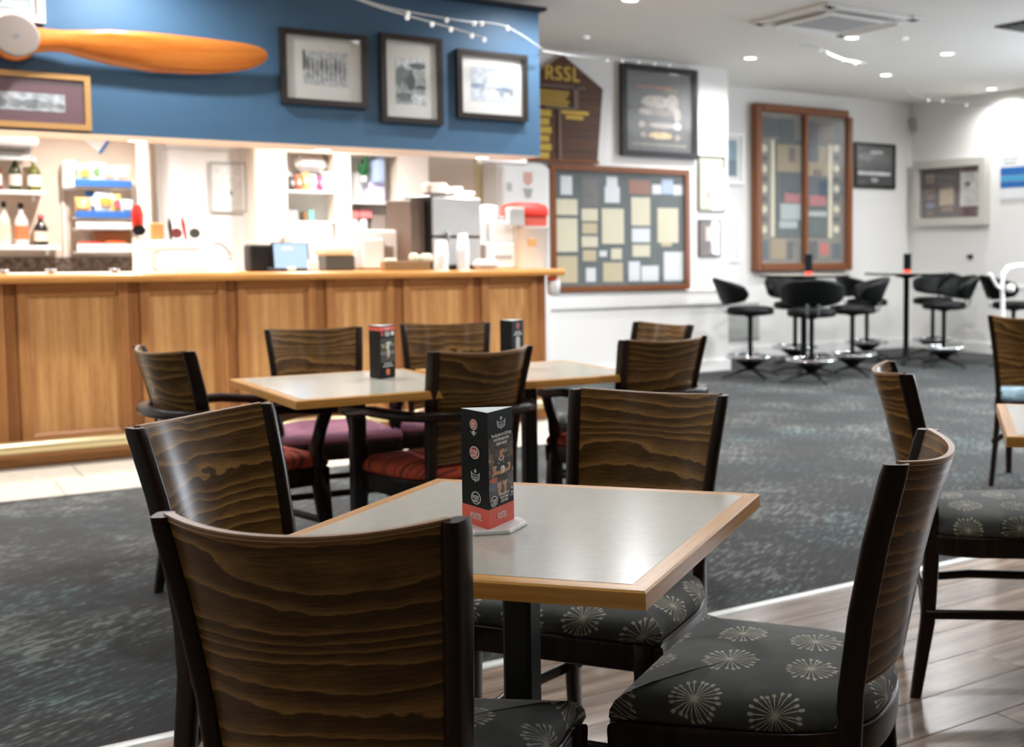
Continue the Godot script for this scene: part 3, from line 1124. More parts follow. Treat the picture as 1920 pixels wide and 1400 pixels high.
	for e in [[478, 536], [633, 656], [752, 806]]:
		st = mb()
		slab(st, Vector3(on_z(e[0], 400, -9.5).x, 0.901, zw), Vector3(on_z(e[1], 400, -9.5).x, 2.349, -9.5), 0.012, 1)
		struct("column_%d" % (pil + 2), st, M[["cream_wall", "cream_wall", "soffit"][pil]]).set_meta("label", ["cream curtain-like pilaster left of the first goods shelves", "narrow cream pilaster between the two goods shelves", "pale pilaster left of the beige wall"][pil])
		pil += 1
	# goods cabinets
	for c in 2:
		var l: float = [537, 657][c]
		var r: float = [632, 751][c]
		var x0 := on_z(l, 400, -9.5).x
		var x1 := on_z(r, 400, -9.5).x
		t = thing("goods_cabinet", ["open white cabinet with a white bag and bright packets, right of the curtain pilaster", "open white cabinet with a blue jug and pink packets, left of the pale pilaster"][c], "cabinet", Vector3((x0 + x1) / 2, 0, -9.5), 0.0, "open goods cabinets behind the bar")
		var hw := (x1 - x0) / 2
		for s in [-1, 1]:
			st = mb()
			slab(st, Vector3(s * hw - 0.012, 0.92, -0.24), Vector3(s * hw + 0.012, 2.0, 0.0), 0.003)
			part("side", st, M.cream_wall, t)
		st = mb()
		slab(st, Vector3(-hw, 0.92, -0.245), Vector3(hw, 2.0, -0.235), 0.0)
		part("back", st, M.white_plastic, t)
		st = mb()
		slab(st, Vector3(-hw, 1.95, -0.245), Vector3(hw, 2.0, 0.0), 0.003)
		part("top_board", st, M.cream_wall, t)
		for y in ([357.0, 414.0] if c == 0 else [378.0, 431.0]):
			st = mb()
			var yy := on_z((l + r) / 2, y, -9.5).y
			slab(st, Vector3(-hw + 0.012, yy - 0.02, -0.235), Vector3(hw - 0.012, yy, -0.005), 0.002)
			part("shelf", st, M.white_plastic, t)
	g = "goods in the open cabinets"
	carton("plastic_bag", "plump white plastic bag on top of the first goods shelves", "bag", 556, 288, 616, 322, -9.6, 0.1, "white_plastic", "", 0.05)
	for e in [[540, 330, 553, 357, rgb(70, 62, 60), "dark packet at the left of the first goods cabinet"], [553, 328, 567, 357, rgb(224, 110, 76), "orange red packet in the first goods cabinet"], [566, 323, 580, 357, rgb(222, 172, 110), "tan packet in the first goods cabinet"], [580, 326, 594, 357, rgb(222, 190, 206), "pale pink packet in the first goods cabinet"], [594, 330, 606, 357, rgb(200, 70, 120), "magenta packet at the right of the first goods cabinet"]]:
		packet(e[5], e[0], e[1], e[2], e[3], -9.58, e[4], (e[4] as Color).lerp(Color.WHITE, 0.5), g)
	carton("white_carton", "tall white carton at the right of the first goods cabinet", "box", 606, 322, 624, 357, -9.56, 0.1, "white_plastic")
	for e in [[541, 394, 560, 414, "grey_plastic", "grey box on the lower shelf of the first goods cabinet"], [570, 396, 577, 414, "ply_edge", "narrow tan box on the lower shelf of the first goods cabinet"]]:
		carton("goods_box", e[5], "box", e[0], e[1], e[2], e[3], -9.58, 0.08, e[4], g)
	mat("sea_green", rgb(120, 176, 170), 0.4)
	carton("goods_box", "sea green box on the lower shelf of the first goods cabinet", "box", 578, 394, 590, 414, -9.58, 0.08, "sea_green", g)
	carton("white_fridge_unit", "white bench unit under the first goods cabinet", "appliance", 545, 420, 628, 548, -9.3, 0.15, "white_plastic", "", 0.02)
	# jug, plant and packets of the second cabinet
	mat("pale_blue", rgb(176, 196, 226), 0.35)
	q = at_rect(692, 292, 724, 342, -9.6)
	t = thing("water_jug", "pale blue jug on the second goods cabinet's top shelf", "jug", Vector3(q[0].x, q[0].y - q[2] / 2, -9.6))
	st = mb()
	lathe(st, [[q[1] * 0.36, 0.0], [q[1] * 0.42, 0.02], [q[1] * 0.44, q[2] * 0.7], [q[1] * 0.38, q[2]]], Vector3.ZERO, 16)
	part("body", st, M.pale_blue, t)
	st = mb()
	tube(st, [Vector3(-q[1] * 0.4, q[2] * 0.85, 0), Vector3(-q[1] * 0.75, q[2] * 0.8, 0), Vector3(-q[1] * 0.7, q[2] * 0.35, 0), Vector3(-q[1] * 0.42, q[2] * 0.25, 0)], 0.008, 8)
	part("handle", st, M.pale_blue, t)
	mat("leaf", rgb(44, 110, 62), 0.5)
	t = thing("small_plant", "small green plant beside the pale blue jug", "plant", on_z(682, 341, -9.56))
	for k in 9:
		st = mb()
		var a := TAU * k / 9
		var d := Vector3(cos(a), 0, sin(a))
		var out := []
		for e in [[0.0, 0.002], [0.04, 0.012], [0.075, 0.016], [0.11, 0.002]]:
			var ring := []
			for p: Vector2 in ellipse(6, e[1], 0.0015):
				ring.append(d * e[0] * 0.55 + d.cross(Vector3.UP) * p.x + Vector3(0, e[0] * (1.2 + 0.5 * (k % 3)) + p.y, 0))
			out.append(ring)
		loft(st, out, true)
		part("leaf", st, M.leaf, t)
	st = mb()
	lathe(st, [[0.02, 0.0], [0.03, 0.045], [0.026, 0.045]], Vector3.ZERO, 12)
	part("pot", st, M.white_plastic, t)
	mat("lilac", rgb(206, 204, 232), 0.4)
	carton("lilac_tray", "lilac folded tray below the pale blue jug", "tray", 686, 340, 722, 377, -9.6, 0.06, "lilac")
	mat("pink_pack", rgb(226, 130, 128), 0.4)
	for k in 2:
		carton("pink_packet", ["pink packet stacked at the left of the second goods cabinet", "pink packet stacked right beside the other on the second goods cabinet"][k], "packet", 659 + k * 16, 393, 674 + k * 24, 409, -9.56, 0.08, "pink_pack", "pink packets")
		carton("white_tub", ["white round edged tub under the left pink packet", "white round edged tub under the right pink packet"][k], "tub", 659 + k * 17, 409, 673 + k * 18, 431, -9.56, 0.06, "white_plastic", "white tubs", 0.02)
	mat("taupe", rgb(140, 128, 120), 0.5)
	carton("grey_box", "taupe box at the right of the second goods cabinet", "box", 696, 402, 724, 431, -9.58, 0.08, "taupe")
	# batten lamp under the soffit
	q = at_rect(897, 295, 987, 309, -8.6)
	t = thing("batten_lamp", "white batten lamp under the soffit at the right end of the bar", "lamp", q[0], 0.12)
	st = mb()
	box(st, Vector3.ZERO, Vector3(q[1], 0.05, 0.09), 0.012)
	part("housing", st, M.white_plastic, t)
	for k in [-1, 1]:
		st = mb()
		tube(st, [Vector3(k * 0.12, 0.02, 0), Vector3(k * 0.12, 2.349 - q[0].y, 0)], 0.006, 8)
		part("hanger", st, M.white_paint, t)
	# tall cream fridge with notices
	q = at_rect(939, 305, 1030, 500, -9.35)
	t = thing("upright_fridge", "tall cream fridge with notices on its door, left of the notice case", "fridge", Vector3(q[0].x, 0, -9.35))
	var top: float = q[0].y + q[2] / 2
	st = mb()
	box(st, Vector3(0, top / 2, -0.2), Vector3(q[1], top, 0.36), 0.03)
	part("cabinet", st, M.white_plastic, t)
	st = mb()
	box(st, Vector3(0, top / 2 + 0.02, 0.012), Vector3(q[1] - 0.01, top - 0.1, 0.05), 0.02)
	part("door", st, M.white_plastic, t)
	var p := on_z(990, 336, -9.31)
	st = mb()
	plate(st, [Vector2(-0.04, 0.06), Vector2(0.04, 0.06), Vector2(0.04, -0.02), Vector2(0, -0.06), Vector2(-0.04, -0.02)], 0.0, 0.003)
	mat("dusty_pink", rgb(206, 160, 150), 0.7)
	var s0 := part("notice", st, M.dusty_pink, t)
	s0.position = Vector3(p.x - q[0].x, p.y, 0.038)
	st = mb()
	plate(st, [Vector2(-0.045, 0.04), Vector2(0.045, 0.04), Vector2(0.025, -0.04), Vector2(-0.02, -0.04)], 0.0, 0.003)
	s0 = part("notice", st, M.grey_plastic, t)
	p = on_z(990, 362, -9.31)
	s0.position = Vector3(p.x - q[0].x, p.y, 0.038)
	st = mb()
	sheet(st, Vector3.ZERO, 0.05, 0.07)
	s0 = part("notice", st, M.grey_paint, t)
	p = on_z(955, 350, -9.31)
	s0.position = Vector3(p.x - q[0].x, p.y, 0.039)
	build_bar_top_things()

func build_bar_top_things() -> void:
	var z := -7.98
	var yb := 1.0655
	# beer font
	var x0 := on_z(252, 480, z).x
	var x1 := on_z(418, 480, z).x
	var t := thing("beer_font", "white beer font with a rounded bar and taps at the left of the bar", "beer tap", Vector3((x0 + x1) / 2, yb, z))
	var w := x1 - x0
	var st := mb()
	box(st, Vector3(-0.05, on_z(320, 461, z).y - yb, 0), Vector3(w * 0.74, 0.07, 0.09), 0.03)
	part("tap_bar", st, M.white_plastic, t)
	st = mb()
	box(st, Vector3(0.03, 0.07, -0.02), Vector3(w * 0.66, 0.14, 0.14), 0.03)
	part("body", st, M.white_plastic, t)
	st = mb()
	var arc := []
	for k in 9:
		var a := -0.3 + PI * 0.62 * k / 8.0
		arc.append(Vector3(w * 0.38 + cos(a) * 0.09, 0.09 + sin(a) * 0.09, 0.05))
	tube(st, arc, 0.014, 10)
	part("side_hoop", st, M.grey_paint, t)
	mat("maroon_badge", rgb(128, 66, 66), 0.4)
	mat("slate_badge", rgb(76, 76, 72), 0.4)
	for e in [[317, 410, "black_plastic", 331, "maroon_badge", -0.1], [341, 407, "red_plastic", 365, "slate_badge", -0.2]]:
		var a := on_z(e[0], e[1], z)
		var b := on_z(e[0] + (4 if e[2] == "black_plastic" else 8), 450, z)
		st = mb()
		sweep(st, [a - t.position, a.lerp(b, 0.3) - t.position, b - t.position], rrect(0.028, 0.02, 0.008), true, false, [0.5, 1.1, 0.6])
		part("tap_handle", st, M[e[2]], t)
		var c := on_z(e[3], 437, z + 0.03)
		st = mb()
		var out := ellipse(18, 0.031, 0.031)
		plate(st, out, -0.008, 0.006, c - t.position)
		part("badge", st, M[e[4]], t)
	carton("gold_box", "square gold box beside the beer tap handles", "box", 284, 418, 308, 449, z - 0.05, 0.06, "gold_wood")
	# tall tap with a red top
	var p := on_z(259, 450, z + 0.02)
	t = thing("tall_tap", "red topped tap with a black badge at the left end of the beer font", "beer tap", Vector3(p.x, yb, z + 0.02))
	var hh := on_z(262, 384, z).y - yb
	st = mb()
	lathe(st, [[0.03, 0.0], [0.034, 0.02], [0.03, hh * 0.5], [0.022, hh * 0.52]], Vector3.ZERO, 14)
	part("stem", st, M.cream_wall, t)
	st = mb()
	lathe(st, [[0.014, hh * 0.55], [0.03, hh * 0.64], [0.034, hh * 0.85], [0.02, hh]], Vector3.ZERO, 14)
	part("handle", st, M.red_plastic, t)
	st = mb()
	plate(st, ellipse(6, 0.04, 0.034), 0.032, 0.044, Vector3(0, on_z(259, 432, z).y - yb, 0))
	part("badge", st, M.black_plastic, t)
	# till
	var q := at_rect(511, 453, 580, 507, z + 0.1)
	t = thing("till", "black till with a lit pale blue screen standing on the bar", "till", Vector3(q[0].x, yb, z + 0.1))
	st = mb()
	box(st, Vector3(-0.03, 0.012, -0.08), Vector3(0.24, 0.024, 0.2), 0.006)
	part("base", st, M.black_plastic, t)
	st = mb()
	sweep(st, [Vector3(0, 0.02, -0.1), Vector3(0, 0.09, -0.07)], rrect(0.08, 0.03, 0.01))
	part("stand", st, M.black_plastic, t)
	var tilt := Basis(Vector3.RIGHT, -0.16)
	var cy: float = q[0].y - yb
	st = mb()
	box(st, Vector3(0, 0, -0.014), Vector3(q[1], q[2], 0.03), 0.006)
	var sc := part("screen_housing", st, M.black_plastic, t)
	sc.transform = Transform3D(tilt, Vector3(0, cy, 0))
	st = mb()
	sheet(st, Vector3(0, 0, 0.0025), q[1] - 0.02, q[2] - 0.02, 0.001)
	part("screen", st, M.screen_glow, sc)
	st = mb()
	sheet(st, Vector3(-0.02, 0.05, 0.0032), q[1] * 0.3, 0.012, 0.0005)
	part("screen_bar", st, M.paper, sc)
	var al := AreaLight3D.new()
	al.name = "screen_light"
	t.add_child(al, true)
	al.area_size = Vector2(0.2, 0.14)
	al.position = Vector3(0, cy, 0.03)
	al.rotation.y = PI
	al.light_energy = 0.02
	al.light_color = rgb(190, 215, 245)
	al.shadow_enabled = true
	st = mb()
	box(st, Vector3(-0.15, 0.085, -0.09), Vector3(0.19, 0.17, 0.14), 0.012)
	part("receipt_printer", st, M.black_plastic, t)
	carton("small_box", "small white box on the bar right of the till screen", "box", 577, 488, 598, 507, z + 0.12, 0.06, "white_plastic", "", 0.008)
	carton("candle_cup", "little cream cup in front of the till screen", "cup", 541, 500, 556, 511, z + 0.16, 0.04, "cream_paper", "", 0.012)
	# docket printer
	t = thing("receipt_machine", "white topped dark machine on the bar between the till and the white grinder", "machine", Vector3(on_z(632, 480, z).x, yb, z))
	st = mb()
	box(st, Vector3(0.01, 0.05, -0.05), Vector3(0.19, 0.1, 0.18), 0.008)
	part("body", st, M.slate_badge, t)
	st = mb()
	box(st, Vector3(0.0, 0.13, -0.05), Vector3(0.2, 0.06, 0.2), 0.015)
	part("lid", st, M.cream_paper, t)
	st = mb()
	box(st, Vector3(-0.02, 0.185, -0.07), Vector3(0.1, 0.05, 0.12), 0.012)
	part("paper_roll", st, M.white_plastic, t)
	# grinder
	q = at_rect(664, 432, 750, 508, z - 0.1)
	t = thing("drinks_machine", "white drinks machine with a dark spout slot beside the dispenser", "machine", Vector3(q[0].x, yb, z - 0.1))
	st = mb()
	box(st, Vector3(0, q[2] / 2, -0.08), Vector3(q[1], q[2], 0.16), 0.02)
	part("body", st, M.white_plastic, t)
	st = mb()
	box(st, Vector3(q[1] * 0.26, q[2] * 0.42, 0.002), Vector3(0.06, 0.09, 0.01), 0.003)
	part("slot", st, M.taupe, t)
	st = mb()
	box(st, Vector3(-q[1] * 0.1, q[2] * 0.4, 0.012), Vector3(q[1] * 0.5, q[2] * 0.75, 0.03), 0.012)
	part("front_door", st, M.white_plastic, t)
	# dispenser: brown side to the left, silver front
	var a := on_z(752, 420, -8.12)
	var b := on_z(808, 420, -7.86)
	var c := on_z(891, 420, -8.0)
	hh = on_z(808, 366, -7.86).y - yb
	t = thing("dispenser", "large dispenser with brown side and silver front on the bar", "dispenser", Vector3(b.x, yb, b.z), -atan2(c.z - b.z, c.x - b.x) * 0.6)
	var fw := (c - b).length()
	st = mb()
	box(st, Vector3(fw / 2, hh / 2, -0.16), Vector3(fw, hh, 0.32), 0.006)
	part("cabinet", st, M.black_plastic, t)
	mat("bronze", rgb(112, 94, 82), 0.4, 0.2)
	var dw := b.x - a.x
	st = mb()
	box(st, Vector3(-dw / 2, hh / 2 - 0.01, -0.22), Vector3(dw, hh - 0.04, 0.3), 0.004)
	part("side_housing", st, M.bronze, t)
	mat("silver_panel", rgb(186, 186, 184), 0.35, 0.35)
	st = mb()
	box(st, Vector3(fw / 2, hh * 0.72, 0.006), Vector3(fw - 0.015, hh * 0.52, 0.02), 0.006)
	part("front_panel", st, M.silver_panel, t)
	st = mb()
	box(st, Vector3(fw / 2, hh * 0.22, 0.004), Vector3(fw - 0.015, hh * 0.42, 0.012), 0.004)
	part("lower_panel", st, M.silver_panel, t)
	for k in 2:
		st = mb()
		lathe(st, [[0.006, 0.0], [0.012, 0.01], [0.016, 0.06], [0.01, 0.07]], Vector3(fw * (0.28 + 0.3 * k), hh * 0.38, 0.03), 12)
		part("spout", st, M.steel, t)
	st = mb()
	box(st, Vector3(fw * 0.55, 0.02, 0.06), Vector3(fw * 0.8, 0.03, 0.12), 0.006)
	part("drip_tray", st, M.black_plastic, t)
	carton("folded_cloth", "pale pink folded cloth on top of the dispenser", "cloth", 803, 342, 842, 366, -8.05, 0.14, "soffit", "", 0.02)
	carton("grey_folder", "flat grey white box on top of the dispenser", "box", 836, 350, 868, 366, -8.14, 0.12, "grey_paint", "", 0.004)
	carton("serving_tray", "thin white tray on the right of the dispenser's top", "tray", 850, 359, 890, 366, -8.02, 0.14, "white_plastic", "", 0.004)
	cup_stack("white paper cup, %s of the shorter stack before the dispenser", 815, 445, 840, 508, -7.77, 6)
	cup_stack("white paper cup, %s of the taller stack before the dispenser", 856, 433, 879, 506, -7.76, 8)
	# clutter between
	carton("cardboard_tray", "low brown cardboard tray on the bar left of the cups", "tray", 722, 490, 808, 508, -7.68, 0.08, "ply_edge", "", 0.004)
	for e in [[724, 484, 746, 492, "white bread roll at the left of the cardboard tray"], [770, 474, 788, 491, "cream roll standing at the middle of the cardboard tray"], [790, 475, 814, 492, "cream roll at the right of the cardboard tray"]]:
		carton("bread_roll", e[4], "food", e[0], e[1], e[2], e[3], -7.685, 0.05, "cream_paper", "rolls on the cardboard tray", 0.018)
	carton("plastic_pouch", "crumpled white pouch lying on the bar right of the dispenser", "pouch", 890, 486, 940, 509, -7.68, 0.07, "white_plastic", "", 0.03)
	# white appliances
	q = at_rect(896, 384, 934, 460, -8.29)
	t = thing("white_blender", "tall white jug blender between the dispenser and the red crate", "appliance", Vector3(q[0].x, yb, -8.29))
	hh = q[0].y + q[2] / 2 - yb
	st = mb()
	lathe(st, [[0.075, 0.0], [0.08, 0.02], [0.06, hh * 0.3], [0.05, hh * 0.32]], Vector3.ZERO, 18)
	part("motor_base", st, M.grey_paint, t)
	st = mb()
	lathe(st, [[0.05, hh * 0.33], [0.075, hh * 0.95], [0.07, hh * 0.98], [0.03, hh]], Vector3.ZERO, 18)
	part("jug", st, M.white_plastic, t)
	st = mb()
	tube(st, [Vector3(0.07, hh * 0.85, 0), Vector3(0.115, hh * 0.8, 0), Vector3(0.11, hh * 0.5, 0), Vector3(0.06, hh * 0.45, 0)], 0.01, 8)
	part("handle", st, M.white_plastic, t)
	carton("white_bread_bin", "white box appliance with a grey slot, left of the white bucket", "appliance", 911, 455, 968, 507, -8.0, 0.2, "white_plastic", "", 0.012)
	st = mb()
	var bin: MeshInstance3D = get_node("white_bread_bin")
	box(st, Vector3(0.02, 0.085, 0.002), Vector3(0.13, 0.03, 0.006), 0.002)
	part("slot", st, M.grey_plastic, bin)
	carton("white_caddy", "white square caddy stacked on the bread bin", "caddy", 918, 414, 966, 455, -8.02, 0.16, "white_plastic", "", 0.01)
	carton("label_box", "small grey white box leaning in front of the red crate", "box", 955, 389, 984, 424, -7.93, 0.06, "grey_paint", "", 0.006)
	# white bucket and red crate
	q = at_rect(971, 424, 1033, 508, -7.95)
	t = thing("white_bucket", "square white bucket with a small brown picture at the right end of the bar", "bucket", Vector3(q[0].x, yb, -8.08))
	st = mb()
	hh = q[0].y + q[2] / 2 - yb
	var rings := []
	for e in [[0.9, 0.0], [0.94, 0.01], [1.0, hh * 0.93], [1.05, hh * 0.94], [1.05, hh]]:
		var ring := []
		for v: Vector2 in rrect(q[1] * e[0], 0.24 * e[0], 0.03):
			ring.append(Vector3(v.x, e[1], v.y))
		rings.append(ring)
	loft(st, rings, true)
	part("tub", st, M.white_plastic, t)
	st = mb()
	box(st, Vector3(-0.01, hh * 0.62, 0.118), Vector3(0.07, 0.055, 0.006), 0.002)
	part("picture_label", st, M.gold_wood, t)
	q = at_rect(962, 379, 1034, 423, -7.95)
	t = thing("red_crate", "red plastic crate with a domed lid standing on the white bucket", "crate", Vector3(q[0].x, yb + hh + 0.001, -8.08))
	var ch: float = q[2]
	mat("faded_red", rgb(196, 84, 70), 0.4)
	st = mb()
	box(st, Vector3(0.01, ch * 0.22, 0), Vector3(q[1] * 0.84, ch * 0.44, 0.2), 0.01)
	part("body", st, M.faded_red, t)
	st = mb()
	rings = []
	for e in [[0.98, 0.44], [1.0, 0.5], [1.0, 0.72], [0.9, 0.9], [0.6, 1.0]]:
		var ring := []
		for v: Vector2 in rrect(q[1] * e[0], 0.22 * e[0], 0.03):
			ring.append(Vector3(v.x, ch * e[1], v.y))
		rings.append(ring)
	loft(st, rings, true)
	part("lid", st, M.red_plastic, t)
	# glassware glints near the left
	for k in 3:
		st = mb()
		lathe(st, [[0.022, 0.0], [0.024, 0.004], [0.03, 0.02], [0.026, 0.022]], Vector3.ZERO, 14)
		var o := part("glass_ashtray", st, M.steel)
		o.position = Vector3(on_z([8, 98, 218][k], 512, -7.73).x, yb + 0.006, -7.78)
		tag(o, ["small steel dish on the bar at the left edge of the photo", "small shining steel dish on the bar under the lower bottle shelf", "small steel dish on the bar before the snack rack"][k], "dish", "small dishes on the bar")


# ------------------------------------------------------------------ tables and chairs
func table_top(st_parent: Node3D, w: float, d: float) -> void:
	var st := mb()
	slab(st, Vector3(-w / 2 + 0.028, 0.717, -d / 2 + 0.028), Vector3(w / 2 - 0.028, 0.7405, d / 2 - 0.028), 0.0)
	part("laminate_top", st, M.laminate, st_parent)
	# four edge strips with mitred ends
	for k in 4:
		st = mb()
		st.set_smooth_group(-1)
		var L := w / 2 if k % 2 == 0 else d / 2
		var o := d / 2 if k % 2 == 0 else w / 2
		var t := 0.028
		var xf := Transform3D(Basis(Vector3.UP, PI / 2 * k), Vector3.ZERO)
		var pts := []
		for q in [[-L, o], [L, o], [L - t, o - t], [-L + t, o - t]]:
			pts.append([Vector3(q[0], 0.714, q[1]), Vector3(q[0], 0.737, q[1]), Vector3(q[0] - signf(q[0]) * (0.003 if q[1] == o else 0.0), 0.74, q[1] - (0.003 if q[1] == o else 0.0))])
		var c := Vector3(0, 0.727, o - t / 2)
		var A: Array = pts[0]
		var B: Array = pts[1]
		var C: Array = pts[2]
		var D: Array = pts[3]
		var off := Vector2(k * 0.37, k * 0.11)
		face(st, [A[0], B[0], B[1], A[1]], c, 0, xf, off)
		face(st, [A[1], B[1], B[2], A[2]], c, 0, xf, off)
		face(st, [A[2], B[2], C[2], D[2]], c, 0, xf, off)
		face(st, [C[0], D[0], D[2], C[2]], c, 0, xf, off)
		face(st, [A[0], B[0], C[0], D[0]], c, 0, xf, off)
		face(st, [B[0], C[0], C[2], B[1]], c, 0, xf, off)
		face(st, [A[0], D[0], D[2], A[1]], c, 0, xf, off)
		part("edge_strip", st, M.beech_edge, st_parent)

func make_table(called: String, label: String, x: float, z: float, turn: float, w: float, d: float) -> Node3D:
	var t := thing(called, label, "table", Vector3(x, 0, z), turn)
	table_top(t, w, d)
	var st := mb()
	box(st, Vector3(0, 0.375, 0), Vector3(0.05, 0.66, 0.05), 0.006)
	part("column", st, M.cast_black, t)
	st = mb()
	box(st, Vector3(0, 0.706, 0), Vector3(0.3, 0.012, 0.05), 0.003)
	box(st, Vector3(0, 0.706, 0), Vector3(0.05, 0.012, 0.3), 0.003)
	part("bracket", st, M.cast_black, t)
	for k in 4:
		st = mb()
		var dir := Vector3(1, 0, 0).rotated(Vector3.UP, PI / 2 * k + PI / 4)
		sweep(st, [Vector3(0, 0.05, 0), dir * 0.14 + Vector3(0, 0.045, 0), dir * 0.27 + Vector3(0, 0.02, 0), dir * 0.3 + Vector3(0, 0.008, 0)], rrect(0.05, 0.03, 0.008), true, false, [1.0, 0.95, 0.8, 0.5])
		part("foot", st, M.cast_black, t)
	return t

# outline of the chair seat, k shrinks it towards the middle
func seat_outline(k: float) -> Array:
	var q := []
	var pts := [[-0.205, -0.205], [0.205, -0.205], [0.222, -0.18], [0.212, 0.02], [0.19, 0.12], [0.14, 0.185], [0.06, 0.212], [-0.06, 0.212], [-0.14, 0.185], [-0.19, 0.12], [-0.212, 0.02], [-0.222, -0.18]]
	var n := pts.size()
	for i in n:
		for s in 4:
			var f := s / 4.0
			var p0 := Vector2(pts[(i + n - 1) % n][0], pts[(i + n - 1) % n][1])
			var p1 := Vector2(pts[i][0], pts[i][1])
			var p2 := Vector2(pts[(i + 1) % n][0], pts[(i + 1) % n][1])
			var p3 := Vector2(pts[(i + 2) % n][0], pts[(i + 2) % n][1])
			var p := p1.cubic_interpolate(p2, p0, p3, f) if i != 0 else p1.lerp(p2, f)
			q.append(Vector3(p.x * k, 0, p.y * k))
	return q

func cushion(st: SurfaceTool, y0: float, wide := 1.0) -> void:
	var prof := [[0.97, 0.0], [1.0, 0.012], [0.995, 0.024], [0.965, 0.037], [0.9, 0.046], [0.75, 0.054], [0.5, 0.059], [0.25, 0.061]]
	var rings := []
	for p in prof:
		var r := []
		for v: Vector3 in seat_outline(p[0]):
			r.append(Vector3(v.x * wide, y0 + p[1], v.z))
		rings.append(r)
	st.set_smooth_group(0)
	var n: int = rings[0].size()
	# cloth is pulled over the edge: lay its pattern out by the length along the surface
	var arc := [prof[-1][0]]
	for k in range(prof.size() - 2, -1, -1):
		arc.push_front(arc[0] + Vector2((prof[k][0] - prof[k + 1][0]) * 0.2, prof[k][1] - prof[k + 1][1]).length() / 0.2)
	var flat := seat_outline(1.0)
	for k in rings.size() - 1:
		for i in n:
			var j := (i + 1) % n
			var q := [[k, i], [k, j], [k + 1, j], [k + 1, i]]
			var v := []
			var uv := []
			for e in q:
				v.append(rings[e[0]][e[1]])
				uv.append(Vector2(flat[e[1]].x, flat[e[1]].z) * arc[e[0]])
			tri(st, v[0], v[2], v[1], uv[0], uv[2], uv[1])
			tri(st, v[0], v[3], v[2], uv[0], uv[3], uv[2])
	var top: Array = rings[rings.size() - 1]
	var m := Vector3(0, y0 + 0.062, 0)
	var low := Vector3(0, y0, 0)
	for i in n:
		var j := (i + 1) % n
		tri(st, m, top[j], top[i], Vector2.ZERO, Vector2(top[j].x, top[j].z), Vector2(top[i].x, top[i].z))
		tri(st, low, rings[0][i], rings[0][j])

const POST := [[0.0, 0.178, 0.212], [0.2, 0.168, 0.180], [0.40, 0.157, 0.168], [0.50, 0.158, 0.172], [0.62, 0.165, 0.188], [0.74, 0.174, 0.212], [0.85, 0.1832, 0.240], [0.868, 0.1845, 0.245]]

func post_at(y: float) -> Vector2:
	for i in POST.size() - 1:
		if y <= POST[i + 1][0]:
			var f: float = (y - POST[i][0]) / (POST[i + 1][0] - POST[i][0])
			return Vector2(lerpf(POST[i][1], POST[i + 1][1], f), lerpf(POST[i][2], POST[i + 1][2], f))
	return Vector2(POST[-1][1], POST[-1][2])

# the bent plywood back between the posts
func back_panel(st: SurfaceTool, y0: float, y1: float, bulge: float, th := 0.0125) -> void:
	var nu := 18
	var nv := 12
	var g := [[], []]
	for v in nv + 1:
		var rows := [[], []]
		for u in nu + 1:
			var s := -1.0 + 2.0 * u / nu
			var f := float(v) / nv
			var y := lerpf(y0 + 0.012 * (1.0 - s * s), y1 - 0.012 * (1.0 - s * s), f)
			var p := post_at(y)
			var x: float = (p.x - 0.008) * s
			var b := bulge * (0.72 + 0.28 * f)
			var z: float = p.y + b * (1.0 - pow(absf(s), 2.3)) + 0.002
			var slope := b * 2.3 * pow(absf(s), 1.3) * signf(s) / maxf(p.x, 0.05)
			var nrm := Vector3(slope, 0, 1).normalized()
			rows[0].append(Vector3(x, y, z) - nrm * th / 2)
			rows[1].append(Vector3(x, y, z) + nrm * th / 2)
		g[0].append(rows[0])
		g[1].append(rows[1])
	for side in 2:
		st.set_smooth_group(side)
		for v in nv:
			for u in nu:
				var q := [g[side][v][u], g[side][v][u + 1], g[side][v + 1][u + 1], g[side][v + 1][u]]
				var uv := []
				for e in [[u, v], [u + 1, v], [u + 1, v + 1], [u, v + 1]]:
					uv.append(Vector2(0.5 * e[0] / nu, 1.0 - float(e[1]) / nv))
				if side == 1:
					tri(st, q[0], q[2], q[1], uv[0], uv[2], uv[1])
					tri(st, q[0], q[3], q[2], uv[0], uv[3], uv[2])
				else:
					tri(st, q[0], q[1], q[2], uv[0], uv[1], uv[2])
					tri(st, q[0], q[2], q[3], uv[0], uv[2], uv[3])

func panel_edges(y0: float, y1: float, bulge: float, parent: Node3D, th := 0.0125) -> void:
	# the layered edge along the top and the foot of the back
	for e in 2:
		var st := mb()
		var rings := []
		for u in 19:
			var s := -1.0 + 2.0 * u / 18
			var y := (y1 - 0.012 * (1.0 - s * s)) if e else (y0 + 0.012 * (1.0 - s * s))
			var p := post_at(y)
			var b := bulge * (1.0 if e else 0.72)
			var x: float = (p.x - 0.008) * s
			var z: float = p.y + b * (1.0 - pow(absf(s), 2.3)) + 0.002
			var slope := b * 2.3 * pow(absf(s), 1.3) * signf(s) / maxf(p.x, 0.05)
			var nrm := Vector3(slope, 0, 1).normalized()
			var c := Vector3(x, y, z)
			var up := 0.003 if e else -0.002
			var r := []
			for k in [[-0.5, -0.004], [0.5, -0.004], [0.42, 1.0], [-0.42, 1.0]]:
				r.append(c + nrm * th * k[0] + Vector3(0, k[1] if k[1] < 0 else up, 0))
			rings.append(r)
		loft(st, rings, false)
		part("ply_edge", st, M.ply_edge, parent)

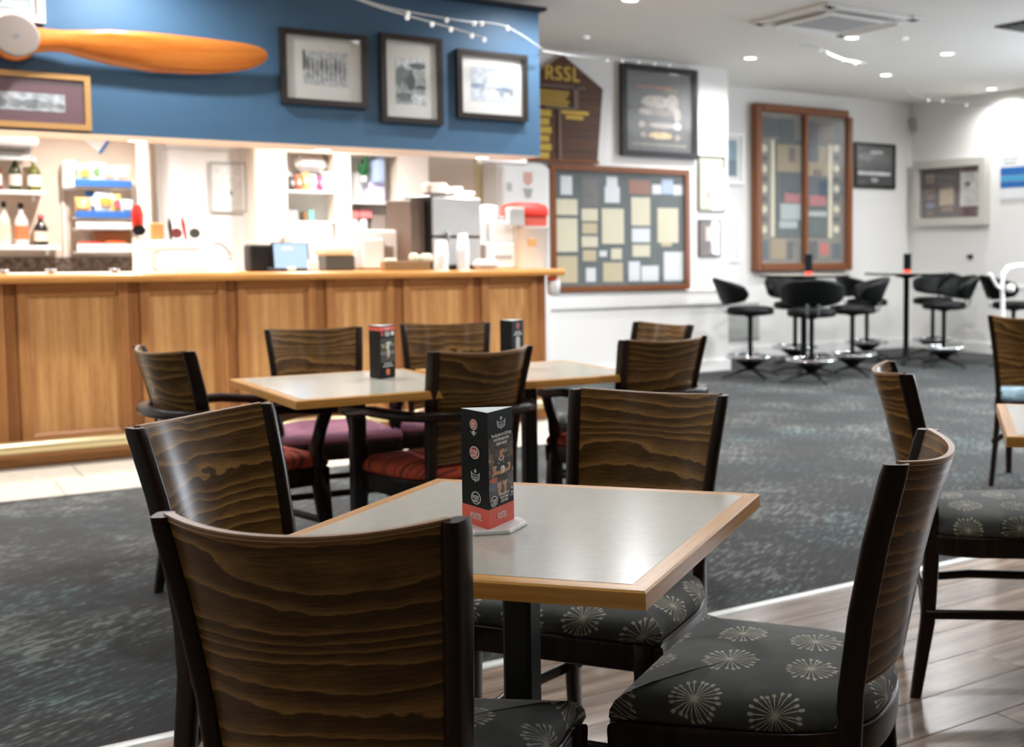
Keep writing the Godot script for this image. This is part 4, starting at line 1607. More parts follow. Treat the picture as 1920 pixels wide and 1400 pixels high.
func post_mesh(s: float, y1 := 0.868) -> SurfaceTool:
	var st := mb()
	var rings := []
	for p in POST:
		var y: float = minf(p[0], y1)
		var w := 0.025
		var d: float = 0.042 if p[0] > 0.3 else (0.04 if p[0] > 0.1 else 0.03)
		if p[0] > 0.86:
			w = 0.023
			d = 0.039
		var turn := Basis(Vector3.UP, -s * 0.25 * smoothstep(0.4, 0.62, p[0]))
		var r := []
		for q: Vector2 in rrect(w, d, 0.007, 2):
			r.append(Vector3(s * p[1], y, p[2]) + turn * Vector3(q.x, 0, q.y))
		rings.append(r)
	loft(st, rings, true, true, Vector2(1, 1))
	return st

func make_chair(panel: String, cloth: String) -> Node3D:
	var t := thing("dining_chair", "", "chair")
	var st := mb()
	cushion(st, 0.436)
	part("seat_cushion", st, M[cloth], t)
	st = mb()
	var rings := []
	for p in [[0.96, 0.382], [0.985, 0.3825], [0.998, 0.385], [1.003, 0.39], [1.005, 0.396], [1.01, 0.424], [1.01, 0.43], [1.007, 0.4345], [0.998, 0.437], [0.95, 0.438]]:
		var r := []
		for v: Vector3 in seat_outline(p[0] * 1.0):
			r.append(Vector3(v.x, p[1], v.z))
		rings.append(r)
	loft(st, rings, true, true, Vector2(4, 1))
	part("seat_rail", st, M.stained_frame, t)
	for s: float in [-1.0, 1.0]:
		st = mb()
		var fr := []
		for e in [[0.0, 0.028], [0.36, 0.04], [0.436, 0.042], [0.439, 0.038]]:
			var r := []
			for q: Vector2 in rrect(e[1], e[1], 0.005, 2):
				r.append(Vector3(s * 0.2 + q.x, e[0], -0.192 + q.y))
			fr.append(r)
		loft(st, fr, true)
		part("front_leg", st, M.stained_frame, t)
		part("rear_leg", post_mesh(s), M.stained_frame, t)
		st = mb()
		sweep(st, [Vector3(s * 0.2, 0.225, -0.18), Vector3(s * 0.205, 0.23, 0.0), Vector3(s * 0.179, 0.225, 0.185)], rrect(0.016, 0.026, 0.006, 2))
		part("stretcher", st, M.stained_frame, t)
	st = mb()
	sweep(st, [Vector3(-0.19, 0.215, -0.192), Vector3(0.19, 0.215, -0.192)], rrect(0.016, 0.026, 0.006, 2))
	part("stretcher", st, M.stained_frame, t)
	st = mb()
	sweep(st, [Vector3(-0.17, 0.225, 0.19), Vector3(-0.1, 0.28, 0.187), Vector3(0, 0.30, 0.186), Vector3(0.1, 0.28, 0.187), Vector3(0.17, 0.225, 0.19)], rrect(0.016, 0.026, 0.006, 2))
	part("stretcher", st, M.stained_frame, t)
	st = mb()
	back_panel(st, 0.505, 0.868, 0.062)
	var b := part("backrest", st, M[panel], t)
	panel_edges(0.505, 0.868, 0.062, b)
	return t

func make_armchair(panel: String, cloth: String) -> Node3D:
	var t := thing("armchair", "", "chair")
	var st := mb()
	cushion(st, 0.436, 1.02)
	part("seat_cushion", st, M[cloth], t)
	st = mb()
	var rings := []
	for p in [[0.96, 0.372], [0.985, 0.3725], [0.998, 0.375], [1.003, 0.38], [1.01, 0.424], [1.01, 0.43], [1.007, 0.4345], [0.998, 0.437], [0.95, 0.438]]:
		var r := []
		for v: Vector3 in seat_outline(p[0]):
			r.append(Vector3(v.x * 1.02, p[1], v.z))
		rings.append(r)
	loft(st, rings, true, true, Vector2(4, 1))
	part("seat_rail", st, M.stained_frame, t)
	for s: float in [-1.0, 1.0]:
		st = mb()
		sweep(st, [Vector3(s * 0.226, 0.0, -0.21), Vector3(s * 0.222, 0.25, -0.2), Vector3(s * 0.22, 0.40, -0.185), Vector3(s * 0.224, 0.50, -0.17), Vector3(s * 0.235, 0.58, -0.185), Vector3(s * 0.238, 0.635, -0.205)], rrect(0.036, 0.05, 0.01, 2), true, false, [0.8, 1.0, 1.2, 1.0, 0.85, 0.9])
		part("front_leg", st, M.stained_frame, t)
		part("rear_leg", post_mesh(s), M.stained_frame, t)
		st = mb()
		sweep(st, [Vector3(s * 0.22, 0.2, -0.19), Vector3(s * 0.21, 0.2, 0.0), Vector3(s * 0.178, 0.2, 0.188)], rrect(0.016, 0.028, 0.006, 2))
		part("stretcher", st, M.stained_frame, t)
	for z: float in [-0.2, 0.18]:
		st = mb()
		var x := 0.215 if z < 0 else 0.17
		sweep(st, [Vector3(-x, 0.24, z), Vector3(x, 0.24, z)], rrect(0.016, 0.026, 0.006, 2))
		part("stretcher", st, M.stained_frame, t)
	st = mb()
	var arm := []
	for p in [[-0.238, -0.235], [-0.242, -0.18], [-0.249, -0.06], [-0.249, 0.06], [-0.236, 0.16], [-0.195, 0.228], [-0.11, 0.268], [0.0, 0.28], [0.11, 0.268], [0.195, 0.228], [0.236, 0.16], [0.249, 0.06], [0.249, -0.06], [0.242, -0.18], [0.238, -0.235]]:
		arm.append(Vector3(p[0], 0.648 + 0.008 * signf(p[1] + 0.1), p[1]))
	sweep(st, arm, rrect(0.046, 0.032, 0.01, 3))
	part("arm_rail", st, M.stained_frame, t)
	st = mb()
	back_panel(st, 0.49, 0.868, 0.062)
	var b := part("backrest", st, M[panel], t)
	panel_edges(0.49, 0.868, 0.062, b)
	return t

# top: middle of the back's top edge on plan; f: the way the sitter faces
func seat_at(o: Node3D, top: Vector2, f: Vector2) -> void:
	f = f.normalized()
	var p := top + f * 0.245
	o.position = Vector3(p.x, 0, p.y)
	o.rotation.y = atan2(-f.x, -f.y)

func recover(o: Node3D, panel: String, cloth := "") -> void:
	o.get_node("backrest").material_override = M[panel]
	if cloth:
		o.get_node("seat_cushion").material_override = M[cloth]

func build_dining() -> void:
	make_table("dining_table", "nearest square table with pale top and honey wood edge, holding the tall black menu", 0.871, -1.806, deg_to_rad(-50.3), 0.66, 0.665)
	make_table("dining_table", "pale topped table beside the bar, left of the pair, holding the red topped menu", 1.375, -4.11, 0.0, 0.635, 0.795)
	make_table("dining_table", "pale topped table beside the bar, right of the pair, before the white wall", 2.03, -4.12, 0.0, 0.63, 0.66)
	make_table("dining_table", "pale topped table cut by the right edge of the photo", 2.69, -1.935, deg_to_rad(-46.0), 0.66, 0.64)
	var g := "dark dining chairs with dandelion cushions"
	var c := make_chair("stained_panel_0", "dandelion")
	c.set_meta("label", "nearest dark wooden chair, its wavy grained back filling the lower left of the photo")
	c.set_meta("group", g)
	seat_at(c, Vector2(0.433, -1.481), Vector2(0.66, -0.75))
	var list := [
		["dark wooden chair at the left of the near table, facing us", Vector2(0.548, -2.547), Vector2(0.628, 0.778), "stained_panel_1", ""],
		["dark wooden chair tucked in behind the near table, right of the tall menu", Vector2(1.455, -2.341), Vector2(-0.842, 0.54), "stained_panel_2", ""],
		["side-on dark chair right of the near table with its dandelion seat in full view", Vector2(1.403, -1.427), Vector2(-0.608, -0.794), "stained_panel_1", ""],
		["dark wooden chair facing right, behind the side-on chair", Vector2(2.312, -2.421), Vector2(0.808, 0.59), "stained_panel_2", ""],
		["dark wooden chair with a pale blue seat at the right edge of the photo", Vector2(4.635, -3.935), Vector2(0.9, -0.43), "stained_panel_0", "blue_cloth"],
		["brown backed chair at the right end of the bar-side tables, mostly hidden by an armchair", Vector2(2.90, -4.54), Vector2(-0.992, 0.123), "stained_panel_1", ""],
	]
	for e in list:
		var k := dup(c, "dining_chair", e[0], g)
		seat_at(k, e[1], e[2])
		recover(k, e[3], e[4])
	g = "dark armchairs round the bar-side tables"
	var a := make_armchair("stained_panel_0", "red_cloth")
	a.set_meta("label", "orange seated armchair with its dark back to us, before the left bar-side table")
	a.set_meta("group", g)
	seat_at(a, Vector2(1.667, -3.721), Vector2(-0.152, -0.988))
	list = [
		["dark armchair at the left end of the bar-side tables, facing right", Vector2(0.823, -4.383), Vector2(0.974, -0.227), "stained_panel_1", ""],
		["brown backed armchair with a plum seat, behind the red topped menu near the bar", Vector2(1.556, -5.173), Vector2(-0.1, 0.995), "stained_panel_2", "plum_cloth"],
		["brown backed armchair before the bar, between the red topped and dark menus", Vector2(2.14, -5.17), Vector2(-0.34, 0.94), "stained_panel_1", "plum_cloth"],
		["dark armchair with its back to us at the right bar-side table, before the white wall", Vector2(2.419, -3.778), Vector2(-0.069, -0.998), "stained_panel_2", ""],
	]
	for e in list:
		var k := dup(a, "armchair", e[0], g)
		seat_at(k, e[1], e[2])
		recover(k, e[3], e[4])


# ------------------------------------------------------------------ pictures on the walls
var print_count := 0

# q: [centre, width, height] of the outer edge; marks: [x, y, rx, ry, colour] of the print, in parts from the top left
func picture(called: String, label: String, cat: String, q: Array, border: float, depth: float, frame_m: String, mount_m: String, marks: Array, inner := Rect2(0.12, 0.12, 0.76, 0.76), bg := Color(0.93, 0.93, 0.91), turn := 0.0, group := "", res := 96, grain := 0.12, glass := true) -> Node3D:
	var w: float = q[1]
	var h: float = q[2]
	var t := thing(called, label, cat, q[0], turn, group)
	for k in 4:
		var L := w / 2 if k % 2 == 0 else h / 2
		var o := h / 2 if k % 2 == 0 else w / 2
		var st := mb()
		var c := Vector3(0, o - border / 2, depth / 2)
		var xf := Transform3D(Basis(Vector3.BACK, PI / 2 * k), Vector3.ZERO)
		var a := []
		for e in [[-L, o], [L, o], [L - border, o - border], [-L + border, o - border]]:
			a.append([Vector3(e[0], e[1], 0), Vector3(e[0], e[1], depth)])
		st.set_smooth_group(-1)
		face(st, [a[0][0], a[1][0], a[1][1], a[0][1]], c, 0, xf)
		face(st, [a[0][1], a[1][1], a[2][1], a[3][1]], c, 0, xf)
		face(st, [a[3][0], a[2][0], a[2][1], a[3][1]], c, 0, xf)
		face(st, [a[0][0], a[1][0], a[2][0], a[3][0]], c, 0, xf)
		part("frame_side", st, M[frame_m], t)
	var st := mb()
	sheet(st, Vector3(0, 0, depth * 0.35), w - border * 2, h - border * 2, depth * 0.3)
	part("mount", st, M[mount_m], t)
	if marks:
		var iw := (w - border * 2) * inner.size.x
		var ih := (h - border * 2) * inner.size.y
		var cx := (w - border * 2) * (inner.position.x + inner.size.x / 2 - 0.5)
		var cy := -(h - border * 2) * (inner.position.y + inner.size.y / 2 - 0.5)
		var m2 := []
		for e in marks:
			m2.append(["e" if e.size() < 6 else "r", e[0], e[1], e[2], e[3], e[4]])
		print_count += 1
		var mt := textured("print_%d" % print_count, print_texture(res, int(maxf(16.0, res * ih / iw)), bg, m2, grain, print_count), 0.6)
		st = mb()
		sheet(st, Vector3(cx, cy, depth * 0.35 + 0.002), iw, ih, 0.001)
		part("print", st, mt, t)
	if glass:
		st = mb()
		sheet(st, Vector3(0, 0, depth * 0.75), w - border * 2, h - border * 2, 0.002)
		part("glass_pane", st, M.glass, t)
	return t

func grey(k: float) -> Color:
	return Color(k * 0.97, k * 0.99, k)

func build_wall_items() -> void:
	# wooden propeller on the bulkhead
	var hub := on_z(24, 75, ZB)
	var t := thing("propeller", "varnished wooden aircraft propeller hung on the blue bulkhead", "propeller", Vector3(hub.x, hub.y, ZB + 0.1))
	textured("propeller_wood", straight_grain(256, 128, rgb(196, 104, 38), rgb(226, 142, 66), 101, 0.7), 0.28, Vector3(0.9, 4, 1))
	for s: float in [1.0, -1.0]:
		var st := mb()
		var rings := []
		# distance, top, bottom, thickness, twist
		for e in [[0.02, 0.06, -0.07, 0.09, 0.0], [0.10, 0.064, -0.072, 0.085, 0.05], [0.16, 0.06, -0.06, 0.08, 0.15], [0.23, 0.060, -0.057, 0.075, 0.3], [0.30, 0.066, -0.072, 0.065, 0.5], [0.45, 0.083, -0.10, 0.055, 0.55], [0.67, 0.09, -0.122, 0.045, 0.5], [0.85, 0.09, -0.118, 0.036, 0.42], [0.97, 0.089, -0.108, 0.03, 0.36], [1.1, 0.087, -0.088, 0.025, 0.32], [1.19, 0.083, -0.065, 0.02, 0.3], [1.25, 0.073, -0.04, 0.016, 0.3], [1.29, 0.058, -0.01, 0.012, 0.3], [1.305, 0.038, 0.012, 0.008, 0.3]]:
			var ring := []
			var mid: float = (e[1] + e[2]) / 2
			var hh: float = (e[1] - e[2]) / 2
			for k in 16:
				var a := TAU * k / 16
				var y := cos(a) * hh
				var zz: float = sin(a) * e[3] / 2 * (1.0 if sin(a) > 0 else 0.55)
				ring.append(Vector3(s * e[0], s * (mid * s + y) if s > 0 else -mid + y, zz + y * e[4] * 0.8))
			rings.append(ring)
		loft(st, rings, true, true, Vector2(1, 1))
		part("blade", st, M.propeller_wood, t)
	var st := mb()
	lathe(st, [[0.115, -0.095], [0.115, 0.045], [0.108, 0.055]], Vector3.ZERO, 36, Transform3D(Basis(Vector3.RIGHT, PI / 2), Vector3.ZERO))
	part("hub", st, M.propeller_wood, t)
	mat("plaque", rgb(196, 182, 168), 0.4)
	st = mb()
	lathe(st, [[0.095, 0.054], [0.095, 0.058], [0.088, 0.064]], Vector3.ZERO, 36, Transform3D(Basis(Vector3.RIGHT, PI / 2), Vector3.ZERO))
	part("hub_plate", st, M.plaque, t)
	st = mb()
	lathe(st, [[0.099, 0.052], [0.112, 0.06], [0.108, 0.067], [0.098, 0.067]], Vector3.ZERO, 36, Transform3D(Basis(Vector3.RIGHT, PI / 2), Vector3.ZERO))
	part("hub_ring", st, M.taupe, t)
	st = mb()
	lathe(st, [[0.012, 0.06], [0.012, 0.068]], Vector3.ZERO, 12, Transform3D(Basis(Vector3.RIGHT, PI / 2), Vector3.ZERO))
	part("bolt", st, M.steel, t)
	for s in [-0.7, 0.7]:
		st = mb()
		box(st, Vector3(s, 0.0, -0.06), Vector3(0.03, 0.05, 0.074), 0.004)
		part("wall_bracket", st, M.black_metal, t)
	# pictures on the bulkhead
	var dk := grey(0.25)
	var bl := rgb(120, 140, 170)
	picture("framed_print", "pale blue print in a white frame, cut by the photo's top left corner", "picture", at_rect(-60, -60, 83, 38, ZB + 0.002), 0.035, 0.03, "white_paint", "paper", [[0.5, 0.5, 0.5, 0.5, rgb(150, 178, 190), 1], [0.55, 0.9, 0.4, 0.06, rgb(226, 232, 234), 1], [0.7, 0.78, 0.25, 0.05, rgb(230, 236, 238), 1]], Rect2(0.04, 0.04, 0.86, 0.84), rgb(150, 178, 190))
	picture("team_photo", "long team photograph in a plum mount and gold frame below the propeller", "picture", at_rect(-170, 131, 175, 237, ZB + 0.002), 0.03, 0.03, "gold_wood", "plum_mount" if M.has("plum_mount") else mat("plum_mount", rgb(112, 58, 70), 0.8).resource_name,
		[[0.1, 0.6, 0.08, 0.3, grey(0.55)], [0.25, 0.6, 0.07, 0.3, grey(0.5)], [0.38, 0.62, 0.06, 0.26, grey(0.58)], [0.5, 0.6, 0.07, 0.28, grey(0.5)], [0.62, 0.6, 0.06, 0.25, grey(0.6)], [0.74, 0.62, 0.07, 0.27, grey(0.52)], [0.85, 0.66, 0.07, 0.2, grey(0.58)], [0.95, 0.7, 0.04, 0.18, grey(0.6)]], Rect2(0.08, 0.34, 0.8, 0.4), grey(0.8), 0.0, "", 128, 0.3)
	var g := "black and white photographs on the blue bulkhead"
	var men := []
	for k in 9:
		men.append([0.12 + k * 0.1, 0.42 + 0.05 * (k % 3), 0.035, 0.2, grey(0.35 + 0.12 * (k % 3))])
		men.append([0.12 + k * 0.1, 0.72, 0.02, 0.16, grey(0.55)])
		men.append([0.12 + k * 0.1, 0.22 + 0.05 * (k % 3), 0.022, 0.05, grey(0.5)])
	men.append([0.03, 0.3, 0.05, 0.3, grey(0.3)])
	picture("framed_photo", "black and white group photograph, widest of three in dark frames on the bulkhead", "picture", at_rect(525, 61, 687, 199, ZB + 0.002), 0.034, 0.045, "espresso_frame", "paper", men, Rect2(0.22, 0.22, 0.6, 0.54), grey(0.82), 0.0, g, 128, 0.2)
	picture("framed_photo", "upright photograph of a dark figure, middle of three dark frames on the bulkhead", "picture", at_rect(712, 69, 827, 232, ZB + 0.002), 0.034, 0.045, "espresso_frame", "paper",
		[[0.5, 0.5, 0.5, 0.5, rgb(170, 182, 178), 1], [0.5, 0.12, 0.5, 0.12, grey(0.92), 1], [0.2, 0.42, 0.22, 0.24, rgb(96, 116, 112)], [0.75, 0.16, 0.3, 0.07, rgb(70, 84, 82)], [0.5, 0.5, 0.14, 0.2, rgb(40, 52, 52)], [0.5, 0.3, 0.06, 0.06, rgb(60, 70, 70)], [0.82, 0.62, 0.2, 0.05, rgb(66, 84, 80)], [0.3, 0.85, 0.3, 0.1, rgb(96, 112, 110)], [0.75, 0.86, 0.25, 0.12, grey(0.9)], [0.22, 0.62, 0.06, 0.1, grey(0.7)]], Rect2(0.2, 0.22, 0.58, 0.6), grey(0.75), 0.0, g, 96, 0.3)
	picture("framed_photo", "faint landscape photograph, right of three dark frames on the bulkhead", "picture", at_rect(855, 99, 986, 225, ZB + 0.002), 0.034, 0.045, "espresso_frame", "paper",
		[[0.12, 0.56, 0.2, 0.08, bl], [0.24, 0.66, 0.06, 0.1, grey(0.68)], [0.34, 0.4, 0.08, 0.12, grey(0.74)], [0.5, 0.55, 0.1, 0.1, grey(0.78)], [0.78, 0.62, 0.22, 0.07, bl], [0.7, 0.74, 0.06, 0.09, grey(0.62)], [0.82, 0.42, 0.05, 0.08, grey(0.74)], [0.95, 0.66, 0.08, 0.1, grey(0.6)], [0.5, 0.78, 0.14, 0.12, grey(0.92)]], Rect2(0.16, 0.18, 0.7, 0.6), rgb(208, 216, 226), 0.0, g, 96, 0.12)
	# honour board with a pointed top
	var c := at_rect(980, 105, 1128, 306, ZW + 0.002)
	t = thing("honour_board", "dark wooden honour board with pointed top and gold lettering, half hidden by the bulkhead", "honour board", c[0])
	var w: float = c[1]
	var h: float = c[2]
	st = mb()
	plate(st, [Vector2(-w / 2, -h / 2), Vector2(w * 0.42, -h / 2), Vector2(w / 2, h * 0.22), Vector2(0.0, h / 2), Vector2(-w / 2, h * 0.22)], 0.0, 0.04)
	part("board", st, M.honour_wood, t)
	st = mb()
	sweep(st, [Vector3(-w / 2, -h / 2 + 0.015, 0.045), Vector3(w * 0.43, -h / 2 + 0.015, 0.045)], rrect(0.03, 0.03, 0.006), false)
	part("bottom_bead", st, M.rosewood, t)
	var px := on_z(1046, 139, ZW)
	words("RSSL", 0.13, M.gold, t, Vector3(px.x - c[0].x + 0.02, px.y - c[0].y, 0.042), "lettering", true, 0.004, 0.34)
	mat("dull_silver", rgb(116, 100, 88), 0.4, 0.3)
	for e in [[1014, 160, 1098, 165], [1074, 163, 1084, 203], [1020, 200, 1084, 205], [1046, 205, 1052, 300]]:
		var r := at_rect(e[0], e[1], e[2], e[3], ZW + 0.045)
		st = mb()
		box(st, r[0] - c[0] + Vector3(0, 0, 0.006), Vector3(r[1], r[2], 0.012), 0.003)
		part("moulding", st, M.dull_silver, t)
	for k in 5:
		var r := at_rect(1010, 170 + k * 6, 1068 - 3 * (k % 3), 173.5 + k * 6, ZW + 0.043)
		st = mb()
		box(st, r[0] - c[0], Vector3(r[1], r[2], 0.004), 0.001)
		part("gilt_line", st, M.gold, t)
	for k in 2:
		var r := at_rect(1053 + 8 * k, 208 + k * 9, 1104 - 10 * k, 215 + k * 9, ZW + 0.043)
		st = mb()
		box(st, r[0] - c[0], Vector3(r[1], r[2], 0.004), 0.001)
		part("gilt_line", st, M.gold, t)
	for k in 6:
		var r := at_rect(1010, 205 + k * 16, 1034 - 4 * (k % 2), 218 + k * 16, ZW + 0.043)
		st = mb()
		box(st, r[0] - c[0], Vector3(r[1], r[2], 0.006), 0.002)
		part("gilt_block", st, M.gold, t)
	# black frame with medals
	var pale := rgb(176, 164, 152)
	picture("medal_frame", "deep black frame of medals and portraits on the white wall, right of the honour board", "picture", at_rect(1163, 126, 1305, 296, ZW + 0.002), 0.055, 0.05, "black_frame", "slate_badge",
		[[0.42, 0.17, 0.3, 0.022, rgb(150, 96, 50), 1], [0.72, 0.2, 0.12, 0.018, rgb(126, 120, 84), 1], [0.45, 0.36, 0.24, 0.09, pale], [0.72, 0.36, 0.1, 0.12, pale], [0.3, 0.5, 0.14, 0.05, pale], [0.55, 0.5, 0.2, 0.05, rgb(142, 130, 118)], [0.8, 0.52, 0.06, 0.1, pale], [0.22, 0.68, 0.06, 0.045, pale], [0.55, 0.68, 0.22, 0.04, rgb(170, 160, 150)], [0.8, 0.68, 0.07, 0.05, rgb(220, 214, 206)], [0.24, 0.82, 0.05, 0.04, pale], [0.52, 0.82, 0.2, 0.05, rgb(214, 188, 140)], [0.8, 0.84, 0.05, 0.04, pale], [0.5, 0.95, 0.46, 0.02, rgb(136, 134, 122), 1]], Rect2(0.04, 0.04, 0.92, 0.92), rgb(84, 82, 78), 0.0, "", 128, 0.14)
	# notice case
	c = at_rect(1033, 314, 1291, 545, ZW + 0.002)
	t = picture("notice_case", "glass fronted notice case with a teal back and rows of cream papers", "notice case", c, 0.05, 0.07, "rosewood", "teal_back" if M.has("teal_back") else mat("teal_back", rgb(58, 74, 74), 0.7).resource_name, [])
	mat("old_paper", rgb(206, 190, 150), 0.8)
	mat("bright_paper", rgb(232, 234, 236), 0.8)
	mat("photo_grey", rgb(96, 92, 88), 0.6)
	for e in [[1051, 329, 1073, 365, "bright_paper"], [1091, 333, 1121, 384, "photo_grey"], [1094, 358, 1114, 376, "cream_paper"], [1137, 331, 1158, 350, "bright_paper"], [1134, 350, 1162, 380, "bright_paper"], [1179, 337, 1219, 364, "dusty_brown"], [1223, 346, 1240, 364, "bright_paper"], [1241, 336, 1262, 364, "pale_blue"], [1263, 347, 1281, 366, "bright_paper"],
		[1041, 373, 1083, 403, "cream_paper"], [1041, 409, 1083, 472, "cream_paper"], [1044, 480, 1083, 530, "old_paper"], [1091, 391, 1121, 414, "cream_paper"], [1092, 418, 1120, 438, "old_paper"], [1091, 443, 1121, 463, "cream_paper"], [1093, 469, 1118, 489, "old_paper"], [1099, 502, 1117, 528, "bright_paper"],
		[1129, 391, 1170, 457, "cream_paper"], [1131, 492, 1168, 528, "old_paper"], [1124, 470, 1138, 481, "bright_paper"], [1146, 466, 1166, 486, "cream_paper"], [1184, 370, 1219, 423, "cream_paper"], [1185, 428, 1219, 454, "bright_paper"], [1186, 459, 1219, 481, "cream_paper"], [1179, 490, 1200, 527, "bright_paper"], [1203, 498, 1235, 527, "bright_paper"],
		[1233, 390, 1272, 455, "cream_paper"], [1245, 472, 1281, 526, "bright_paper"], [1240, 455, 1260, 462, "old_paper"]]:
		if not M.has("dusty_brown"):
			mat("dusty_brown", rgb(150, 96, 72), 0.7)
		var r := at_rect(e[0], e[1], e[2], e[3], ZW + 0.032)
		st = mb()
		sheet(st, r[0] - c[0] + Vector3(0, 0, 0.0), r[1], r[2], 0.004)
		part("paper_sheet", st, M[e[4]], t)
	# small frames on the white wall
	picture("framed_certificate", "cream certificate with a small red mark in a thin black frame by the wall corner", "picture", at_rect(1308, 293, 1358, 396, ZW + 0.002), 0.012, 0.02, "black_frame", "cream_paper", [[0.5, 0.25, 0.3, 0.05, rgb(210, 200, 170)], [0.4, 0.72, 0.09, 0.06, rgb(226, 120, 92)], [0.55, 0.5, 0.2, 0.03, rgb(206, 198, 168)]], Rect2(0.04, 0.04, 0.92, 0.92), rgb(226, 220, 190))
	picture("framed_team", "small brown framed picture below the cream certificate", "picture", at_rect(1309, 412, 1350, 481, ZW + 0.002), 0.012, 0.02, "espresso_frame", "taupe", [[0.55, 0.38, 0.24, 0.22, rgb(226, 204, 198), 1], [0.5, 0.76, 0.4, 0.16, rgb(70, 60, 54), 1], [0.3, 0.76, 0.02, 0.16, rgb(150, 140, 126), 1], [0.5, 0.76, 0.02, 0.16, rgb(150, 140, 126), 1], [0.7, 0.76, 0.02, 0.16, rgb(150, 140, 126), 1]], Rect2(0.03, 0.03, 0.94, 0.94), rgb(112, 92, 80))
	# recessed wall
	picture("framed_seascape", "pale framed blue picture partly hidden behind the wall corner", "picture", at_rect(1340, 248, 1394, 346, ZV + 0.002), 0.04, 0.03, "white_paint", "paper", [[0.5, 0.5, 0.4, 0.46, rgb(120, 156, 170), 1], [0.5, 0.75, 0.4, 0.2, rgb(92, 122, 138), 1]], Rect2(0.1, 0.06, 0.8, 0.88), rgb(226, 230, 230))
	picture("framed_notice", "white notice in a white frame low behind the wall corner", "picture", at_rect(1350, 410, 1385, 491, ZV + 0.002), 0.02, 0.02, "white_paint", "paper", [[0.5, 0.5, 0.3, 0.4, rgb(226, 228, 228), 1]], Rect2(0.1, 0.06, 0.8, 0.88), rgb(236, 236, 236))
	build_cabinet()
	picture("framed_poster", "black framed grey photograph with a white caption strip, right of the tall wooden cabinet", "picture", at_rect(1601, 269, 1677, 353, ZV + 0.002), 0.03, 0.03, "black_frame", "black_plastic",
		[[0.5, 0.35, 0.48, 0.32, rgb(52, 52, 52), 1], [0.28, 0.28, 0.24, 0.1, rgb(120, 120, 120)], [0.55, 0.15, 0.2, 0.06, rgb(190, 190, 190)], [0.7, 0.3, 0.2, 0.12, rgb(80, 80, 80)], [0.5, 0.72, 0.46, 0.05, rgb(226, 226, 224), 1], [0.5, 0.87, 0.1, 0.06, rgb(190, 190, 190)]], Rect2(0.02, 0.02, 0.96, 0.96), rgb(22, 22, 22))
	# right wall: deep white frame, blue notice, wall knob
	var r0 := on_x(1722, 365, XR)
	var r1 := on_x(1857, 357, XR)
	var cc := (r0 + r1) / 2
	var ww := absf(r1.z - r0.z)
	var hh := on_x(1790, 300, XR).y - on_x(1790, 423, XR).y
	t = picture("shadow_frame", "deep off-white box frame with a maroon board of papers on the right wall", "picture", [Vector3(XR - 0.002, cc.y, cc.z), ww, hh], 0.09, 0.1, "grey_white" if M.has("grey_white") else mat("grey_white", rgb(206, 202, 194), 0.6).resource_name, "black_plastic",
		[[0.5, 0.5, 0.5, 0.5, rgb(74, 48, 40), 1], [0.82, 0.5, 0.2, 0.5, rgb(80, 26, 28), 1], [0.83, 0.46, 0.17, 0.36, rgb(232, 230, 224), 1], [0.78, 0.34, 0.05, 0.06, rgb(96, 96, 92)], [0.44, 0.6, 0.13, 0.18, rgb(206, 188, 150), 1], [0.44, 0.36, 0.1, 0.06, rgb(110, 88, 72)], [0.44, 0.86, 0.1, 0.05, rgb(176, 138, 118), 1], [0.14, 0.2, 0.08, 0.1, rgb(140, 110, 76), 1], [0.14, 0.44, 0.1, 0.04, rgb(132, 92, 64), 1], [0.14, 0.58, 0.07, 0.06, rgb(160, 110, 90)], [0.14, 0.76, 0.08, 0.06, rgb(130, 136, 176)], [0.14, 0.92, 0.06, 0.04, rgb(150, 110, 90)]], Rect2(0.02, 0.03, 0.96, 0.94), rgb(74, 48, 40), -PI / 2)
	r0 = on_x(1880, 332, XR)
	t = thing("blue_notice", "white notice with two blue bands at the right edge of the photo", "notice", Vector3(XR - 0.002, r0.y, r0.z + 0.22), -PI / 2)
	st = mb()
	sheet(st, Vector3(0, 0, 0.012), 0.5, 0.5, 0.012)
	part("board", st, M.bright_paper, t)
	mat("deep_blue", rgb(34, 104, 176), 0.5)
	mat("cyan_band", rgb(70, 160, 206), 0.5)
	for e in [[0.06, 0.09, "deep_blue"], [-0.02, 0.06, "cyan_band"], [-0.09, 0.07, "deep_blue"]]:
		st = mb()
		sheet(st, Vector3(0.0, e[0], 0.014), 0.48, e[1], 0.001)
		part("band", st, M[e[2]], t)
	for k in 2:
		st = mb()
		sheet(st, Vector3(-0.1, 0.2 - 0.05 * k, 0.014), 0.24 - 0.06 * k, 0.018, 0.001)
		part("print_line", st, M.grey_paint, t)
	r0 = on_x(1821, 481, XR)
	t = thing("wall_hook", "small dark knob on the right wall above the stools", "knob", Vector3(XR - 0.001, r0.y, r0.z), -PI / 2)
	st = mb()
	lathe(st, [[0.03, 0.0], [0.03, 0.01], [0.018, 0.014], [0.018, 0.04], [0.026, 0.045], [0.02, 0.06]], Vector3.ZERO, 14, Transform3D(Basis(Vector3.RIGHT, PI / 2), Vector3.ZERO))
	part("knob", st, M.black_plastic, t)
	# corner sensor
	t = thing("corner_sensor", "small grey sensor high in the corner between the white walls", "sensor", on_z(1709, 236, ZV + 0.03))
	st = mb()
	sweep(st, [Vector3(0, 0.09, 0), Vector3(0, 0.02, 0.02), Vector3(0, -0.07, 0.05)], rrect(0.07, 0.06, 0.02), true, false, [0.9, 1.0, 0.6])
	part("body", st, M.grey_paint, t)
	build_ceiling_items()

